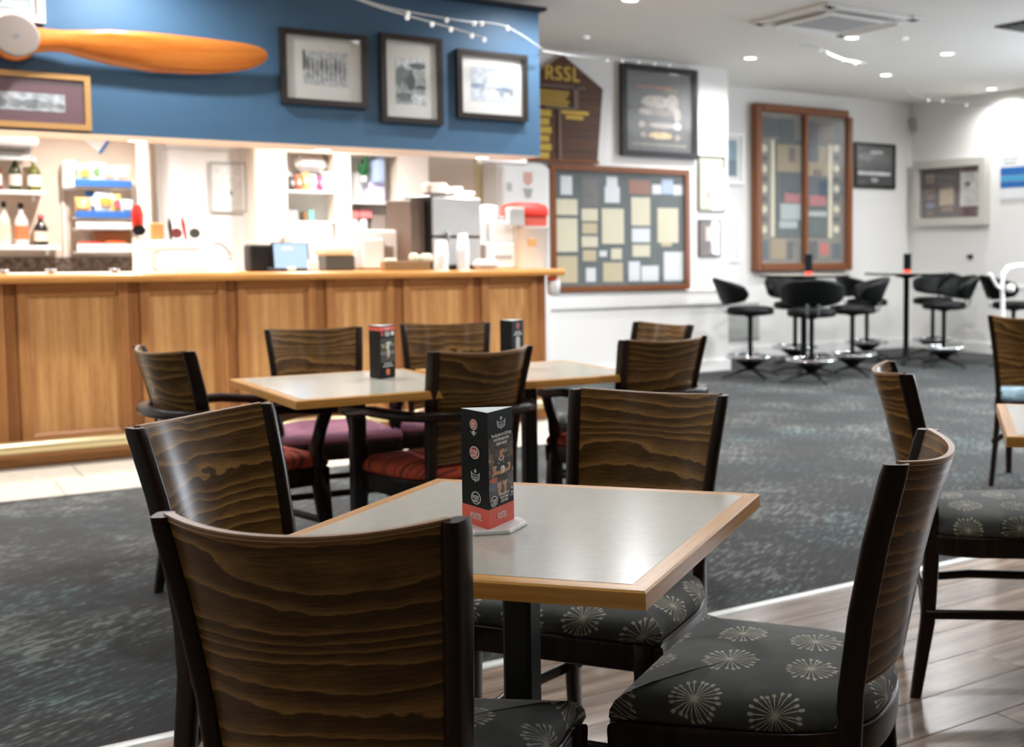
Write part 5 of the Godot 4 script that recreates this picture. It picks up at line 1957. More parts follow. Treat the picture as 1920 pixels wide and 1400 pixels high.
func build_cabinet() -> void:
	var c := at_rect(1410, 203, 1590, 508, ZV + 0.002)
	var w: float = c[1]
	var h: float = c[2]
	var t := thing("display_cabinet", "tall wooden display cabinet with two glass doors of cloth and badges", "display cabinet", c[0])
	var st := mb()
	var ft := 0.085
	var out := [Vector2(-w / 2, -h / 2), Vector2(w / 2, -h / 2), Vector2(w / 2, h / 2 - 0.11), Vector2(w / 2 - 0.1, h / 2), Vector2(-w / 2, h / 2)]
	# frame members
	for e in [[Vector3(-w / 2, -h / 2, 0), Vector3(-w / 2 + ft, h / 2, 0.12)], [Vector3(w / 2 - ft, -h / 2, 0), Vector3(w / 2, h / 2 - 0.07, 0.12)], [Vector3(-w / 2 + ft, -h / 2, 0), Vector3(w / 2 - ft, -h / 2 + ft, 0.12)], [Vector3(-w / 2 + ft, h / 2 - ft, 0), Vector3(w / 2 - 0.06, h / 2, 0.12)]]:
		st = mb()
		slab(st, e[0], e[1], 0.012, 1)
		part("frame_side", st, M.rosewood, t)
	st = mb()
	box(st, Vector3(0.0, 0, 0.09), Vector3(0.06, h - ft * 2, 0.07), 0.01, 1)
	part("middle_stile", st, M.rosewood, t)
	mat("stone_mount", rgb(124, 118, 104), 0.7)
	st = mb()
	slab(st, Vector3(-w / 2 + ft, -h / 2 + ft, 0.0), Vector3(w / 2 - ft, h / 2 - ft, 0.03), 0.0)
	part("backing", st, M.stone_mount, t)
	mat("cloth_grey", rgb(58, 66, 64), 0.8)
	mat("cloth_blue", rgb(60, 72, 86), 0.8)
	mat("teal_cloth", rgb(28, 52, 64), 0.8)
	mat("sand_cloth", rgb(160, 140, 104), 0.8)
	mat("green_cloth", rgb(52, 74, 74), 0.8)
	mat("rose_cloth", rgb(178, 92, 96), 0.8)
	mat("light_cloth", rgb(176, 188, 184), 0.8)
	mat("brown_cloth", rgb(96, 80, 68), 0.8)
	mat("navy_cloth", rgb(30, 36, 60), 0.8)
	mat("red_badge", rgb(206, 84, 74), 0.6)
	# [l, t, r, b, material, proud] in pixels of the photo
	var pieces := [[1420, 218, 1442, 258, "cloth_grey", 0.01], [1444, 222, 1462, 256, "cloth_blue", 0.012], [1463, 222, 1488, 262, "cloth_grey", 0.01], [1490, 230, 1502, 256, "stone_mount", 0.016], [1517, 228, 1532, 266, "cloth_blue", 0.012], [1534, 232, 1560, 268, "brown_cloth", 0.014], [1562, 234, 1578, 272, "green_cloth", 0.01],
		[1453, 262, 1505, 446, "cloth_grey", 0.006], [1512, 268, 1553, 446, "cloth_grey", 0.006], [1456, 272, 1502, 322, "sand_cloth", 0.012], [1478, 276, 1490, 304, "brown_cloth", 0.016], [1513, 276, 1533, 302, "cloth_blue", 0.012], [1534, 274, 1550, 304, "sand_cloth", 0.014], [1513, 304, 1552, 330, "sand_cloth", 0.012], [1524, 318, 1540, 332, "brown_cloth", 0.016],
		[1466, 324, 1502, 372, "teal_cloth", 0.012], [1514, 332, 1550, 372, "teal_cloth", 0.012], [1470, 362, 1502, 380, "rose_cloth", 0.014], [1516, 366, 1548, 386, "rose_cloth", 0.014], [1480, 354, 1498, 364, "navy_cloth", 0.018], [1458, 384, 1502, 444, "green_cloth", 0.012], [1462, 382, 1500, 412, "light_cloth", 0.016], [1513, 396, 1549, 406, "light_cloth", 0.016], [1513, 408, 1549, 442, "green_cloth", 0.012], [1460, 414, 1494, 428, "light_cloth", 0.015],
		[1445, 262, 1452, 444, "cream_paper", 0.01], [1552, 272, 1560, 446, "cream_paper", 0.01],
		[1422, 450, 1440, 486, "green_cloth", 0.01], [1444, 448, 1472, 486, "sand_cloth", 0.014], [1476, 452, 1486, 486, "cloth_grey", 0.01], [1488, 448, 1502, 462, "stone_mount", 0.016], [1517, 452, 1530, 488, "cloth_grey", 0.01], [1532, 450, 1556, 486, "stone_mount", 0.014], [1536, 456, 1552, 478, "red_badge", 0.018], [1560, 456, 1576, 486, "cloth_blue", 0.01]]
	for e in pieces:
		var r := at_rect(e[0], e[1], e[2], e[3], ZV + 0.032)
		st = mb()
		box(st, Vector3(r[0].x - c[0].x, r[0].y - c[0].y, 0.03 + e[5] / 2), Vector3(r[1], r[2], e[5]), 0.003)
		part("display_piece", st, M[e[4]], t)
	for side in 2:
		for k in 9:
			var p := on_z(1432 + side * 136, 278 + k * 19, ZV + 0.04)
			st = mb()
			if k % 2 == 0:
				plate(st, ellipse(10, 0.045, 0.045), 0.03, 0.044, Vector3(p.x - c[0].x, p.y - c[0].y, 0))
			else:
				box(st, Vector3(p.x - c[0].x, p.y - c[0].y, 0.036), Vector3(0.11, 0.05, 0.012), 0.003)
			part("badge", st, M.cream_paper if k % 2 == 0 else M.cloth_grey, t)
	for s in [-1, 1]:
		st = mb()
		sheet(st, Vector3(s * (w / 4 - 0.02), 0, 0.085), w / 2 - ft - 0.03, h - ft * 2, 0.003)
		part("glass_pane", st, M.glass, t)

func build_ceiling_items() -> void:
	# square cassette air vent
	var c := Vector3(6.2, CEIL, -7.2)
	var t := thing("ceiling_vent", "square white air conditioning cassette set in the ceiling", "air vent", c)
	var st := mb()
	for k in 4:
		var xf := Transform3D(Basis(Vector3.UP, PI / 2 * k), Vector3.ZERO)
		st = mb()
		box(st, Vector3(0, -0.012, 0.42), Vector3(0.96, 0.024, 0.1), 0.006, 0, xf)
		part("frame_side", st, M.white_paint, t)
		st = mb()
		box(st, Vector3(0, 0, 0), Vector3(0.62, 0.008, 0.075), 0.002, 0, xf * Transform3D(Basis(Vector3.RIGHT, 0.6), Vector3(0, -0.03, 0.34)))
		part("flap", st, M.white_paint, t)
	st = mb()
	box(st, Vector3(0, -0.02, 0), Vector3(0.56, 0.03, 0.56), 0.008)
	part("grille", st, M.white_paint, t)
	for k in 8:
		st = mb()
		box(st, Vector3(0, -0.038, -0.21 + k * 0.06), Vector3(0.5, 0.008, 0.02), 0.002)
		part("slat", st, M.grey_plastic, t)
	# dark vent at the right edge
	c = on_y(1915, 48, CEIL)
	t = thing("dark_vent", "dark square opening in the ceiling at the right edge of the photo", "vent", Vector3(c.x + 0.1, CEIL, c.z + 0.1))
	st = mb()
	box(st, Vector3(0, -0.006, 0), Vector3(0.5, 0.012, 0.5), 0.003)
	part("frame", st, M.black_plastic, t)
	for k in 6:
		st = mb()
		box(st, Vector3(0, -0.016, -0.2 + k * 0.08), Vector3(0.46, 0.008, 0.04), 0.002)
		part("slat", st, M.black_metal, t)
	# strings of little lamps hung below the ceiling
	string_lights("string of tiny lamps swagged across the blue bulkhead, its end hanging at the right", [[640, -14, -6.2], [700, 10, -6.3], [760, 28, -6.4], [810, 42, -6.5], [860, 56, -6.6], [908, 71, -6.7]], [0.42, 0.6, 0.74, 0.9, 1.0], 0.006)
	string_lights("fainter string of tiny lamps above the other on the blue bulkhead", [[630, -20, -6.6], [720, 12, -6.8], [800, 28, -7.0], [880, 41, -7.2], [945, 48, -7.4], [1016, 92, -7.6]], [0.3, 0.48, 0.62, 0.66, 0.8], 0.005)
	string_lights("string of tiny lamps running from the bulkhead corner over the honour board", [[1018, 96, -7.7], [1050, 101, -7.9], [1100, 108, -8.2], [1140, 110, -8.4], [1200, 114, -8.8], [1290, 124, -9.5]], [0.38, 0.48, 0.6, 0.72, 0.84], 0.007)
	string_lights("short string of tiny lamps under the ceiling right of the air vent", [[1500, 84, -7.4], [1535, 90, -7.5], [1560, 104, -7.6], [1590, 114, -7.7], [1630, 120, -7.9]], [0.25, 0.34, 0.55, 0.75], 0.007)
	string_lights("string of tiny lamps sagging below the ceiling near the right corner", [[1700, 170, -8.8], [1735, 185, -8.8], [1765, 187, -8.8], [1820, 196, -8.7], [1925, 198, -8.4]], [0.22, 0.36, 0.55], 0.006)
	for e in [[1100, 71, "tiny white lamp on the ceiling above the honour board"], [1697, 73, "tiny white lamp on the ceiling right of the air vent"]]:
		var p: Vector3 = on_y(e[0], e[1], CEIL - 0.012)
		t = thing("ceiling_stud_lamp", e[2], "ceiling light", Vector3(p.x, CEIL, p.z), 0.0, "tiny ceiling lamps")
		st = mb()
		lathe(st, [[0.026, 0.0], [0.026, -0.01], [0.02, -0.018]], Vector3.ZERO, 14)
		part("lamp", st, M.fairy_glow, t)

func string_lights(label: String, pts: Array, at: Array, r: float) -> void:
	var w := []
	var cv := Curve3D.new()
	for i in pts.size():
		var p := on_z(pts[i][0], pts[i][1], pts[i][2])
		if p.y > CEIL - 0.02:
			p = on_y(pts[i][0], pts[i][1], CEIL - 0.02)
		w.append(p)
	for i in w.size():
		var a: Vector3 = w[maxi(0, i - 1)]
		var b: Vector3 = w[mini(w.size() - 1, i + 1)]
		cv.add_point(w[i], (a - b) / 6.0, (b - a) / 6.0)
	var t := thing("string_lights", label, "string lights", w[0], 0.0, "strings of tiny lamps")
	var line := []
	for k in 25:
		line.append(cv.sample_baked(cv.get_baked_length() * k / 24.0, true) - w[0])
	var st := mb()
	tube(st, line, r, 8)
	part("cable", st, M.clear_cable, t)
	for f: float in at:
		var p: Vector3 = cv.sample_baked(cv.get_baked_length() * f, true) - w[0]
		st = mb()
		lathe(st, [[0.004, 0.006], [0.011, -0.004], [0.012, -0.014], [0.007, -0.024]], p, 12)
		part("bulb", st, M.fairy_glow, t)


# ------------------------------------------------------------------ high tables and stools
func make_stool() -> Node3D:
	var t := thing("bar_stool", "", "bar stool")
	var st := mb()
	lathe(st, [[0.0, 0.592], [0.15, 0.59], [0.215, 0.6], [0.225, 0.62], [0.225, 0.645], [0.21, 0.664], [0.15, 0.674], [0.0, 0.676]], Vector3.ZERO, 28)
	part("seat", st, M.black_vinyl, t)
	# wrapped back pad, leaning out
	st = mb()
	var rings := []
	for k in 21:
		var a := deg_to_rad(-82.0 + 164.0 * k / 20.0)
		var s := absf(a) / deg_to_rad(82.0)
		var lo := 0.69 + 0.05 * s * s
		var hi := 0.945 - 0.095 * pow(s, 1.6)
		if k == 0 or k == 20:
			lo = 0.775
			hi = 0.81
		var r0 := 0.245
		var r1 := 0.245 + 0.105 * (1.0 - s * s * 0.85)
		var d := Vector3(sin(a), 0, cos(a) * 0.95)
		var mid := d * (r0 + r1) / 2 + Vector3(0, (lo + hi) / 2, 0)
		var up := (d * (r1 - r0) + Vector3(0, hi - lo, 0))
		var nrm := d
		var ring := []
		for q: Vector2 in rrect(up.length(), 0.075 if k > 0 and k < 20 else 0.04, 0.034, 3):
			ring.append(mid + up.normalized() * q.x + nrm * q.y)
		rings.append(ring)
	loft(st, rings, true)
	part("backrest", st, M.black_vinyl, t)
	for s: float in [-0.05, 0.05]:
		st = mb()
		sweep(st, [Vector3(s, 0.61, 0.15), Vector3(s, 0.615, 0.24), Vector3(s, 0.66, 0.262), Vector3(s, 0.76, 0.275)], rrect(0.028, 0.008, 0.003))
		part("back_bracket", st, M.chrome, t)
	st = mb()
	lathe(st, [[0.027, 0.09], [0.022, 0.13], [0.022, 0.57], [0.07, 0.585], [0.07, 0.592]], Vector3.ZERO, 16)
	part("column", st, M.black_metal, t)
	st = mb()
	var ring := []
	for k in 32:
		ring.append(Vector3(cos(TAU * k / 32) * 0.225, 0.205, sin(TAU * k / 32) * 0.225))
	tube(st, ring, 0.016, 10, true)
	part("foot_ring", st, M.chrome, t)
	for k in 4:
		st = mb()
		var d := Vector3(1, 0, 0).rotated(Vector3.UP, TAU * k / 4)
		tube(st, [d * 0.02 + Vector3(0, 0.185, 0), d * 0.22 + Vector3(0, 0.203, 0)], 0.008, 8)
		part("ring_spoke", st, M.chrome, t)
	st = mb()
	lathe(st, [[0.03, 0.07], [0.05, 0.1], [0.15, 0.17], [0.15, 0.175], [0.05, 0.14], [0.028, 0.16]], Vector3.ZERO, 24)
	part("skirt", st, M.black_metal, t)
	for k in 4:
		st = mb()
		var d := Vector3(1, 0, 0).rotated(Vector3.UP, TAU * k / 4 + 0.4)
		sweep(st, [d * 0.01 + Vector3(0, 0.085, 0), d * 0.12 + Vector3(0, 0.07, 0), d * 0.27 + Vector3(0, 0.025, 0), d * 0.30 + Vector3(0, 0.012, 0)], rrect(0.045, 0.022, 0.008), true, false, [1.0, 1.0, 0.8, 0.5])
		part("foot", st, M.cast_black, t)
	return t

func make_high_table(label: String, at: Vector2) -> void:
	var t := thing("high_table", label, "bar table", Vector3(at.x, 0, at.y), 0.0, "high round tables")
	var st := mb()
	lathe(st, [[0.0, 0.938], [0.435, 0.938], [0.44, 0.942], [0.44, 0.956], [0.436, 0.96]], Vector3.ZERO, 48)
	part("edge_band", st, M.black_metal, t)
	st = mb()
	lathe(st, [[0.43, 0.9602], [0.43, 0.9612]], Vector3.ZERO, 48)
	part("laminate_top", st, M.laminate, t)
	st = mb()
	lathe(st, [[0.05, 0.05], [0.034, 0.1], [0.03, 0.16], [0.03, 0.9], [0.12, 0.92], [0.12, 0.938]], Vector3.ZERO, 18)
	part("column", st, M.black_metal, t)
	for k in 4:
		st = mb()
		var d := Vector3(1, 0, 0).rotated(Vector3.UP, TAU * k / 4 + 0.7)
		sweep(st, [Vector3(0, 0.06, 0), d * 0.16 + Vector3(0, 0.05, 0), d * 0.3 + Vector3(0, 0.018, 0), d * 0.33 + Vector3(0, 0.008, 0)], rrect(0.05, 0.026, 0.008), true, false, [1.0, 0.95, 0.8, 0.5])
		part("foot", st, M.cast_black, t)

func build_stools() -> void:
	var t1 := Vector2(7.40, -9.05)
	var t2 := Vector2(8.93, -9.21)
	make_high_table("round high table in front of the tall wooden display cabinet", t1)
	make_high_table("round high table with a bare black column near the right corner", t2)
	var s := make_stool()
	var spots := [
		[Vector2(6.74, -9.036), Vector2(0.85, 0.53), "leftmost black swivel stool, beside the grey wall panel"],
		[Vector2(6.96, -8.40), Vector2(0.6, -0.8), "black stool with its rounded back squarely to us before the display cabinet"],
		[Vector2(7.63, -8.60), Vector2(-0.85, -0.53), "black stool right of the one with its back to us, facing left"],
		[Vector2(7.80, -9.68), Vector2(-0.3, 0.95), "black stool on the far side of the table below the display cabinet"],
		[Vector2(8.86, -9.75), Vector2(0.85, 0.5), "black stool behind and right of the display cabinet table, facing right"],
		[Vector2(8.93, -8.66), Vector2(-0.9, -0.35), "black stool on the near side of the bare column table, facing left"],
		[Vector2(9.70, -9.58), Vector2(-0.85, 0.3), "black stool at the far side of the bare column table, by the right wall"],
		[Vector2(9.54, -8.27), Vector2(0.85, 0.5), "black stool at the right edge of the photo, behind the white tube frame"],
	]
	for i in spots.size():
		var e: Array = spots[i]
		var o: Node3D = s if i == 0 else dup(s, "bar_stool", "")
		o.set_meta("label", e[2])
		o.set_meta("group", "black swivel bar stools")
		var f: Vector2 = e[1].normalized()
		o.position = Vector3(e[0].x, 0, e[0].y)
		o.rotation.y = atan2(-f.x, -f.y)
	# white tube frame at the right edge
	var z := -6.9
	var t := thing("tube_frame", "white bent tube frame with a round knob at the right edge of the photo", "walking frame", on_y(1900, 705, 0.0))
	var base := t.position
	var pts := []
	for e in [[1880, 640], [1880, 560], [1879, 530], [1881, 512], [1890, 501], [1904, 498], [1925, 497], [1940, 499], [1950, 506], [1954, 525], [1955, 640]]:
		pts.append(on_z(e[0], e[1], base.z) - base)
	pts[0].y = 0.0
	pts[-1].y = 0.0
	var st := mb()
	tube(st, pts, 0.022, 12)
	part("tube", st, M.white_plastic, t)
	st = mb()
	tube(st, [on_z(1856, 513, base.z) - base, on_z(1868, 535, base.z) - base, on_z(1880, 545, base.z) - base], 0.016, 10)
	part("side_tube", st, M.white_plastic, t)
	st = mb()
	lathe(st, [[0.01, -0.04], [0.036, -0.028], [0.04, 0.0], [0.036, 0.028], [0.01, 0.04]], on_z(1895, 540, base.z + 0.05) - base, 16, Transform3D())
	part("knob", st, M.white_plastic, t)


# ------------------------------------------------------------------ what stands on the tables
func oval(parent: Node3D, called: String, at: Vector3, rx: float, ry: float, m: String, z: float) -> void:
	var st := mb()
	plate(st, ellipse(24, rx, ry), z, z + 0.0003, at)
	part(called, st, M[m], parent)

# three printed faces on a triangular prism; local origin at the foot, one edge towards +z
func menu_prism(called: String, label: String, at: Vector3, turn: float, side: float, h: float, top_red: bool) -> Node3D:
	var t := thing(called, label, "table menu", at, turn, "triangular table menus")
	var R := side / sqrt(3.0)
	var corner := []
	for k in 3:
		var a := TAU / 3 * k
		corner.append(Vector3(sin(a) * R, 0, cos(a) * R))
	var st := mb()
	var rings := []
	for y in [0.0, h]:
		var r := []
		for c: Vector3 in corner:
			r.append(c + Vector3(0, y, 0))
		rings.append(r)
	loft(st, rings, false)
	part("card_body", st, M.menu_black, t)
	st = mb()
	st.set_smooth_group(-1)
	plate(st, [Vector2(corner[0].x, -corner[0].z) * 0.985, Vector2(corner[1].x, -corner[1].z) * 0.985, Vector2(corner[2].x, -corner[2].z) * 0.985], 0.0, 0.0006)
	var lid := part("top_flap", st, M.menu_inside, t)
	lid.transform = Transform3D(Basis(Vector3.RIGHT, -PI / 2), Vector3(0, h, 0))
	# bands round the foot or the top
	st = mb()
	rings = []
	var y0 := h - 0.018 if top_red else 0.0
	var y1 := h - 0.004 if top_red else 0.031
	for y in [y0, y1]:
		var r := []
		for c: Vector3 in corner:
			r.append(c * 1.006 + Vector3(0, y, 0))
		rings.append(r)
	loft(st, rings, false)
	part("red_band", st, M.menu_red, t)
	return t

# face k (0: between corners 0 and 1, 1: corners 2 and 0) as a node whose +z points outwards, origin at the face's foot
func menu_face(t: Node3D, k: int, side: float) -> Node3D:
	var n := Node3D.new()
	n.name = ["side_face", "front_face"][k]
	t.add_child(n, true)
	var a := PI / 3 if k == 0 else -PI / 3
	var d := side / sqrt(12.0) + 0.0002
	n.transform = Transform3D(Basis(Vector3.UP, a), Vector3(sin(a) * d, 0, cos(a) * d))
	return n

func shield(parent: Node3D, at: Vector3, w: float, h: float, m: String) -> void:
	var k := Vector2(w, h)
	var st := mb()
	plate(st, [Vector2(-0.5, 0.3) * k, Vector2(-0.26, 0.12) * k, Vector2(0.26, 0.12) * k, Vector2(0.5, 0.3) * k, Vector2(0.46, -0.2) * k, Vector2(0.3, -0.34) * k, Vector2(0.08, -0.36) * k, Vector2(0.0, -0.5) * k, Vector2(-0.08, -0.36) * k, Vector2(-0.3, -0.34) * k, Vector2(-0.46, -0.2) * k], 0.0, 0.0003, at)
	part("club_shield", st, M[m], parent)
	oval(parent, "shield_ball", at + Vector3(0, 0.36 * h, 0), 0.14 * w, 0.14 * h, m, 0.0)
	for e in [[-0.34, 0.34, 0.06, -0.02], [-0.38, 0.38, -0.08, -0.12], [-0.34, 0.34, -0.2, -0.24]]:
		st = mb()
		plate(st, [Vector2(e[0], e[2]) * k, Vector2(e[1], e[2]) * k, Vector2(e[1] * 0.94, e[3]) * k, Vector2(e[0] * 0.94, e[3]) * k], 0.0003, 0.0006, at)
		part("shield_bar", st, M.menu_black, parent)

func fox_oval(parent: Node3D, at: Vector3, rx: float, ry: float, ring: String, core: String, ink: String, txt := "FOX") -> void:
	oval(parent, "logo_ring", at, rx, ry, ring, 0.0)
	oval(parent, "logo_core", at, rx * 0.84, ry * 0.86, core, 0.0003)
	words(txt, ry * 0.62, M[ink], parent, at + Vector3(0, ry * 0.12, 0.0007), "logo_lettering", true, 0.0002, rx * 1.25)
	words("SPORTS" if txt == "FOX" else "ON FOX", ry * 0.2, M[ink], parent, at + Vector3(0, -ry * 0.46, 0.0007), "logo_lettering", true, 0.0002, rx * 1.05)

func build_table_items() -> void:
	mat("menu_black", rgb(12, 17, 18), 0.42).metallic_specular = 0.2
	mat("menu_inside", rgb(226, 238, 236), 0.6)
	mat("menu_red", rgb(232, 78, 52), 0.35)
	mat("menu_white", rgb(238, 236, 228), 0.4)
	mat("menu_silver", rgb(176, 180, 178), 0.4)
	mat("menu_maroon", rgb(178, 44, 34), 0.4)
	mat("menu_orange", rgb(226, 120, 60), 0.4)
	# holder under the near menu
	var side := 0.083
	var h := 0.187
	var at := Vector3(0.8165, 0.7475, -1.8095)
	var t := thing("menu_holder", "flat white plastic holder under the tall black sports menu", "holder", Vector3(at.x, 0.7407, at.z), deg_to_rad(-17.0))
	var st := mb()
	var rings := []
	for e in [[1.0, 0.0], [1.02, 0.002], [1.0, 0.0055], [0.94, 0.0068]]:
		var r := []
		for q: Vector2 in [Vector2(-0.052, 0.028), Vector2(-0.03, 0.055), Vector2(0.026, 0.06), Vector2(0.062, 0.006), Vector2(0.058, -0.03), Vector2(0.02, -0.055), Vector2(-0.04, -0.05)]:
			r.append(Vector3(q.x * e[0] * 0.98, e[1], q.y * e[0] * 0.98))
		rings.append(r)
	loft(st, rings, false)
	part("plate", st, M.white_plastic, t)
	# tall menu: the edge towards the camera is corner 0
	var turn := atan2(0.7975 - at.x, -1.766 - at.z)
	t = menu_prism("table_menu", "tall black triangular menu with a football player, on the near table", at, turn, side, h, false)
	var f := menu_face(t, 1, side)     # left face in the photo
	fox_oval(f, Vector3(-0.001, h - 0.0225, 0), 0.0115, 0.0088, "menu_white", "menu_maroon", "menu_white", "LIVE")
	oval(f, "logo_top", Vector3(-0.001, h - 0.0178, 0), 0.0075, 0.0032, "menu_orange", 0.0004)
	oval(f, "logo_ball", Vector3(-0.001, h - 0.0352, 0), 0.0038, 0.0028, "menu_white", 0.0)
	for s: float in [-1.0, 1.0]:
		st = mb()
		plate(st, [Vector2(s * 0.0105, -0.0335), Vector2(s * 0.0095, -0.0335), Vector2(0, -0.0400), Vector2(0, -0.0412)], 0.0, 0.0003, Vector3(-0.001, h, 0))
		part("logo_chevron", st, M.menu_white, f)
	fox_oval(f, Vector3(0.0005, h - 0.068, 0), 0.0148, 0.0104, "menu_white", "menu_maroon", "menu_white")
	shield(f, Vector3(0.002, h - 0.1055, 0), 0.0275, 0.022, "menu_silver")
	fox_oval(f, Vector3(0.003, h - 0.1415, 0), 0.0148, 0.0104, "menu_white", "menu_black", "menu_white")
	words("FOXTEL", 0.0105, M.menu_white, f, Vector3(0.004, 0.0155, 0.0006), "brand_lettering", true, 0.0002, 0.036)
	f = menu_face(t, 0, side)          # right face
	# printed photograph of a player before a blurred crowd
	var mk := []
	var r := RandomNumberGenerator.new()
	r.seed = 77
	for k in 70:
		var y := r.randf_range(0.12, 0.95)
		var c := rgb(96, 76, 58).lerp([rgb(150, 118, 88), rgb(60, 50, 44), rgb(120, 62, 48), rgb(176, 160, 140)][k % 4], r.randf_range(0.2, 0.9))
		mk.append(["e", r.randf(), y, r.randf_range(0.03, 0.1), r.randf_range(0.02, 0.06), c.lerp(rgb(24, 22, 20), clampf(0.8 - y * 2.2, 0, 0.85))])
	mk.append(["e", 0.2, 0.78, 0.34, 0.06, rgb(74, 88, 112)])
	mk.append(["e", 0.22, 0.68, 0.2, 0.04, rgb(206, 86, 56)])
	mk.append(["e", 0.9, 0.72, 0.2, 0.1, rgb(86, 88, 92)])
	mk.append(["r", 0.5, 0.96, 0.5, 0.07, rgb(24, 26, 28)])
	var skin := rgb(206, 146, 106)
	mk += [["e", 0.42, 0.84, 0.05, 0.13, skin], ["e", 0.42, 0.74, 0.085, 0.085, skin], ["e", 0.66, 0.84, 0.05, 0.13, rgb(190, 130, 92)], ["e", 0.64, 0.74, 0.085, 0.085, skin],
		["e", 0.53, 0.66, 0.2, 0.075, rgb(14, 15, 16)], ["e", 0.42, 0.69, 0.1, 0.05, rgb(14, 15, 16)], ["e", 0.65, 0.69, 0.1, 0.05, rgb(14, 15, 16)],
		["e", 0.52, 0.41, 0.24, 0.125, rgb(18, 20, 20)], ["e", 0.52, 0.5, 0.2, 0.1, rgb(18, 20, 20)], ["e", 0.52, 0.585, 0.16, 0.03, rgb(196, 150, 60)],
		["e", 0.28, 0.43, 0.065, 0.06, rgb(18, 20, 20)], ["e", 0.79, 0.43, 0.065, 0.06, rgb(18, 20, 20)], ["e", 0.27, 0.475, 0.05, 0.016, rgb(220, 222, 220)], ["e", 0.82, 0.475, 0.05, 0.016, rgb(220, 222, 220)],
		["e", 0.22, 0.52, 0.05, 0.055, skin], ["e", 0.33, 0.575, 0.14, 0.026, skin], ["e", 0.84, 0.52, 0.05, 0.055, skin], ["e", 0.76, 0.57, 0.1, 0.028, skin],
		["e", 0.56, 0.54, 0.095, 0.06, rgb(234, 226, 218)], ["e", 0.54, 0.54, 0.03, 0.02, rgb(196, 96, 90)], ["e", 0.49, 0.575, 0.05, 0.02, skin],
		["e", 0.51, 0.345, 0.115, 0.05, rgb(236, 230, 220)], ["e", 0.51, 0.33, 0.085, 0.05, rgb(120, 40, 36)], ["e", 0.51, 0.3, 0.06, 0.05, skin],
		["e", 0.52, 0.225, 0.1, 0.062, skin], ["e", 0.52, 0.172, 0.105, 0.042, rgb(22, 18, 16)], ["e", 0.43, 0.2, 0.03, 0.04, rgb(22, 18, 16)],
		["e", 0.49, 0.222, 0.016, 0.006, rgb(60, 40, 32)], ["e", 0.57, 0.222, 0.016, 0.006, rgb(60, 40, 32)], ["e", 0.53, 0.24, 0.012, 0.014, rgb(170, 112, 82)], ["e", 0.53, 0.262, 0.03, 0.006, rgb(150, 80, 70)],
		["e", 0.4, 0.42, 0.02, 0.016, rgb(170, 172, 170)], ["e", 0.6, 0.42, 0.02, 0.016, rgb(170, 172, 170)]]
	var pm := textured("menu_player", print_texture(160, 264, rgb(22, 22, 21), mk, 0.1, 5), 0.3)
	st = mb()
	sheet(st, Vector3(0.0, 0.094, 0.0003), side - 0.002, 0.1, 0.0003)
	part("player_photo", st, pm, f)
	shield(f, Vector3(0.002, h - 0.0215, 0.0), 0.029, 0.022, "menu_silver")
	words("The only place for LIVE footy", 0.0052, M.menu_white, f, Vector3(0.001, h - 0.0395, 0.0007), "lettering", true, 0.0002, 0.066)
	words("every Saturday of the", 0.0052, M.menu_white, f, Vector3(0.001, h - 0.0465, 0.0007), "lettering", true, 0.0002, 0.05)
	words("regular season!", 0.0052, M.menu_white, f, Vector3(0.001, h - 0.0535, 0.0007), "lettering", true, 0.0002, 0.035)
	words("Every game of", 0.0045, M.menu_white, f, Vector3(0.008, 0.0505, 0.0009), "lettering", true, 0.0002, 0.031)
	words("every round", 0.0045, M.menu_white, f, Vector3(0.008, 0.0445, 0.0009), "lettering", true, 0.0002, 0.027)
	words("LIVE HERE", 0.0045, M.menu_white, f, Vector3(0.008, 0.0385, 0.0009), "lettering", true, 0.0002, 0.024)
	fox_oval(f, Vector3(-0.026, 0.0425, 0.0006), 0.0115, 0.0085, "menu_white", "menu_black", "menu_white")
	st = mb()
	plate(st, rrect(0.007, 0.011, 0.002), 0.0005, 0.0008, Vector3(0.0335, 0.051, 0))
	part("league_badge", st, M.menu_silver, f)
	words("NRL", 0.0032, M.menu_black, f, Vector3(0.0335, 0.051, 0.0011), "logo_lettering", true, 0.0002, 0.0055)
	words("TELSTRA", 0.0022, M.menu_silver, f, Vector3(0.0325, 0.0425, 0.0009), "logo_lettering", true, 0.0002, 0.012)
	words("FOXTEL", 0.0105, M.menu_white, f, Vector3(0.0, 0.0155, 0.0006), "brand_lettering", true, 0.0002, 0.031)
	# menus on the bar-side tables
	var small := [[720, 709, -0.5, true, "black triangular menu with a red top on the left bar-side table"], [965, 692, 0.2, false, "black triangular menu half hidden by an armchair, on the right bar-side table"]]
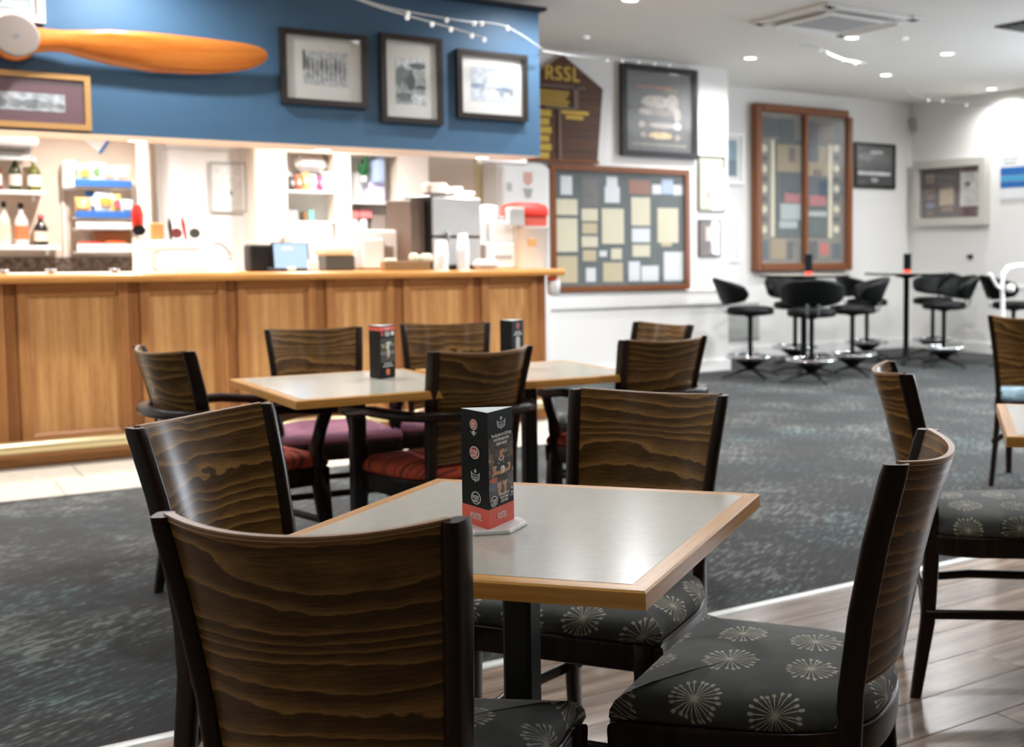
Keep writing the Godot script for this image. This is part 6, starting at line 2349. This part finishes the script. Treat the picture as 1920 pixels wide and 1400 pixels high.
	for k in 2:
		var e: Array = small[k]
		var p: Vector3 = on_y(e[0], e[1], 0.741)
		var m := menu_prism("table_menu", e[4], Vector3(p.x, 0.7412, p.z - 0.02), 0.64 + PI - 0.02, 0.088, 0.187, e[3])
		var n := Node3D.new()
		n.name = "front_face"
		m.add_child(n, true)
		n.transform = Transform3D(Basis(Vector3.UP, PI), Vector3(0, 0, -0.088 / sqrt(12.0) - 0.0003))
		if k == 0:
			words("FOXTEL", 0.007, M.menu_white, n, Vector3(0, 0.176, 0.0007), "brand_lettering", true, 0.0002, 0.03)
			oval(n, "logo_core", Vector3(-0.03, 0.158, 0), 0.009, 0.009, "menu_maroon", 0.0)
			oval(n, "logo_core", Vector3(0.03, 0.158, 0), 0.01, 0.008, "menu_white", 0.0)
			st = mb()
			plate(st, rrect(0.028, 0.017, 0.004), 0.0, 0.0003, Vector3(0, 0.157, 0))
			part("club_shield", st, M.menu_silver, n)
			var white := rgb(214, 214, 198)
			var mt := textured("menu_kicker", print_texture(96, 96, rgb(54, 60, 56), [["r", 0.5, 0.3, 0.5, 0.05, rgb(128, 132, 130)], ["r", 0.5, 0.62, 0.5, 0.07, rgb(122, 126, 122)], ["e", 0.5, 0.14, 0.06, 0.07, rgb(70, 48, 36)], ["e", 0.5, 0.32, 0.13, 0.16, white], ["e", 0.36, 0.28, 0.1, 0.05, rgb(150, 110, 84)], ["e", 0.66, 0.2, 0.1, 0.05, white], ["e", 0.55, 0.62, 0.08, 0.2, white], ["e", 0.46, 0.72, 0.05, 0.18, rgb(160, 120, 92)], ["e", 0.2, 0.36, 0.06, 0.06, rgb(190, 186, 90)]], 0.15, 9), 0.3)
			st = mb()
			sheet(st, Vector3(0, 0.1, 0.0003), 0.084, 0.086, 0.0003)
			part("player_photo", st, mt, n)
		else:
			oval(n, "logo_core", Vector3(0, 0.166, 0), 0.011, 0.013, "menu_maroon", 0.0)
			st = mb()
			plate(st, rrect(0.03, 0.07, 0.01), 0.0, 0.0003, Vector3(0, 0.09, 0))
			part("player_photo", st, M.menu_silver, n)
		for q in 2:
			st = mb()
			sheet(st, Vector3(0, (0.052 if k == 0 else 0.142) - 0.009 * q, 0.0006), 0.046 + 0.016 * q, 0.005, 0.0003)
			part("print_line", st, M.menu_silver, n)
		st = mb()
		plate(st, [Vector2(-0.012, 0.006), Vector2(0, 0.014), Vector2(0.012, 0.006), Vector2(0.008, -0.01), Vector2(-0.008, -0.01)], 0.0, 0.0004, Vector3(0, 0.022, 0))
		part("club_shield", st, M.menu_orange, n)
	# signs on the high tables
	for e in [[7.36, -8.95, "small dark menu with an orange foot on the display cabinet table", 0.3], [8.92, -9.2, "small dark menu with an orange foot on the bare column table", 0.0]]:
		var p: Vector3 = Vector3(float(e[0]), 0.9615, float(e[1]))
		t = menu_prism("table_menu", e[2], p, 0.6 + e[3], 0.085, 0.2, false)
		var n := Node3D.new()
		n.name = "front_face"
		t.add_child(n, true)
		n.transform = Transform3D(Basis(Vector3.UP, PI / 3), Vector3(sin(PI / 3), 0, cos(PI / 3)) * (0.085 / sqrt(12.0) + 0.0003))
		st = mb()
		plate(st, rrect(0.03, 0.05, 0.01), 0.0, 0.0005, Vector3(0, 0.11, 0))
		part("player_photo", st, M.menu_silver, n)
		words("FOXTEL", 0.009, M.menu_white, n, Vector3(0, 0.016, 0.001), "brand_lettering", true, 0.0004, 0.04)
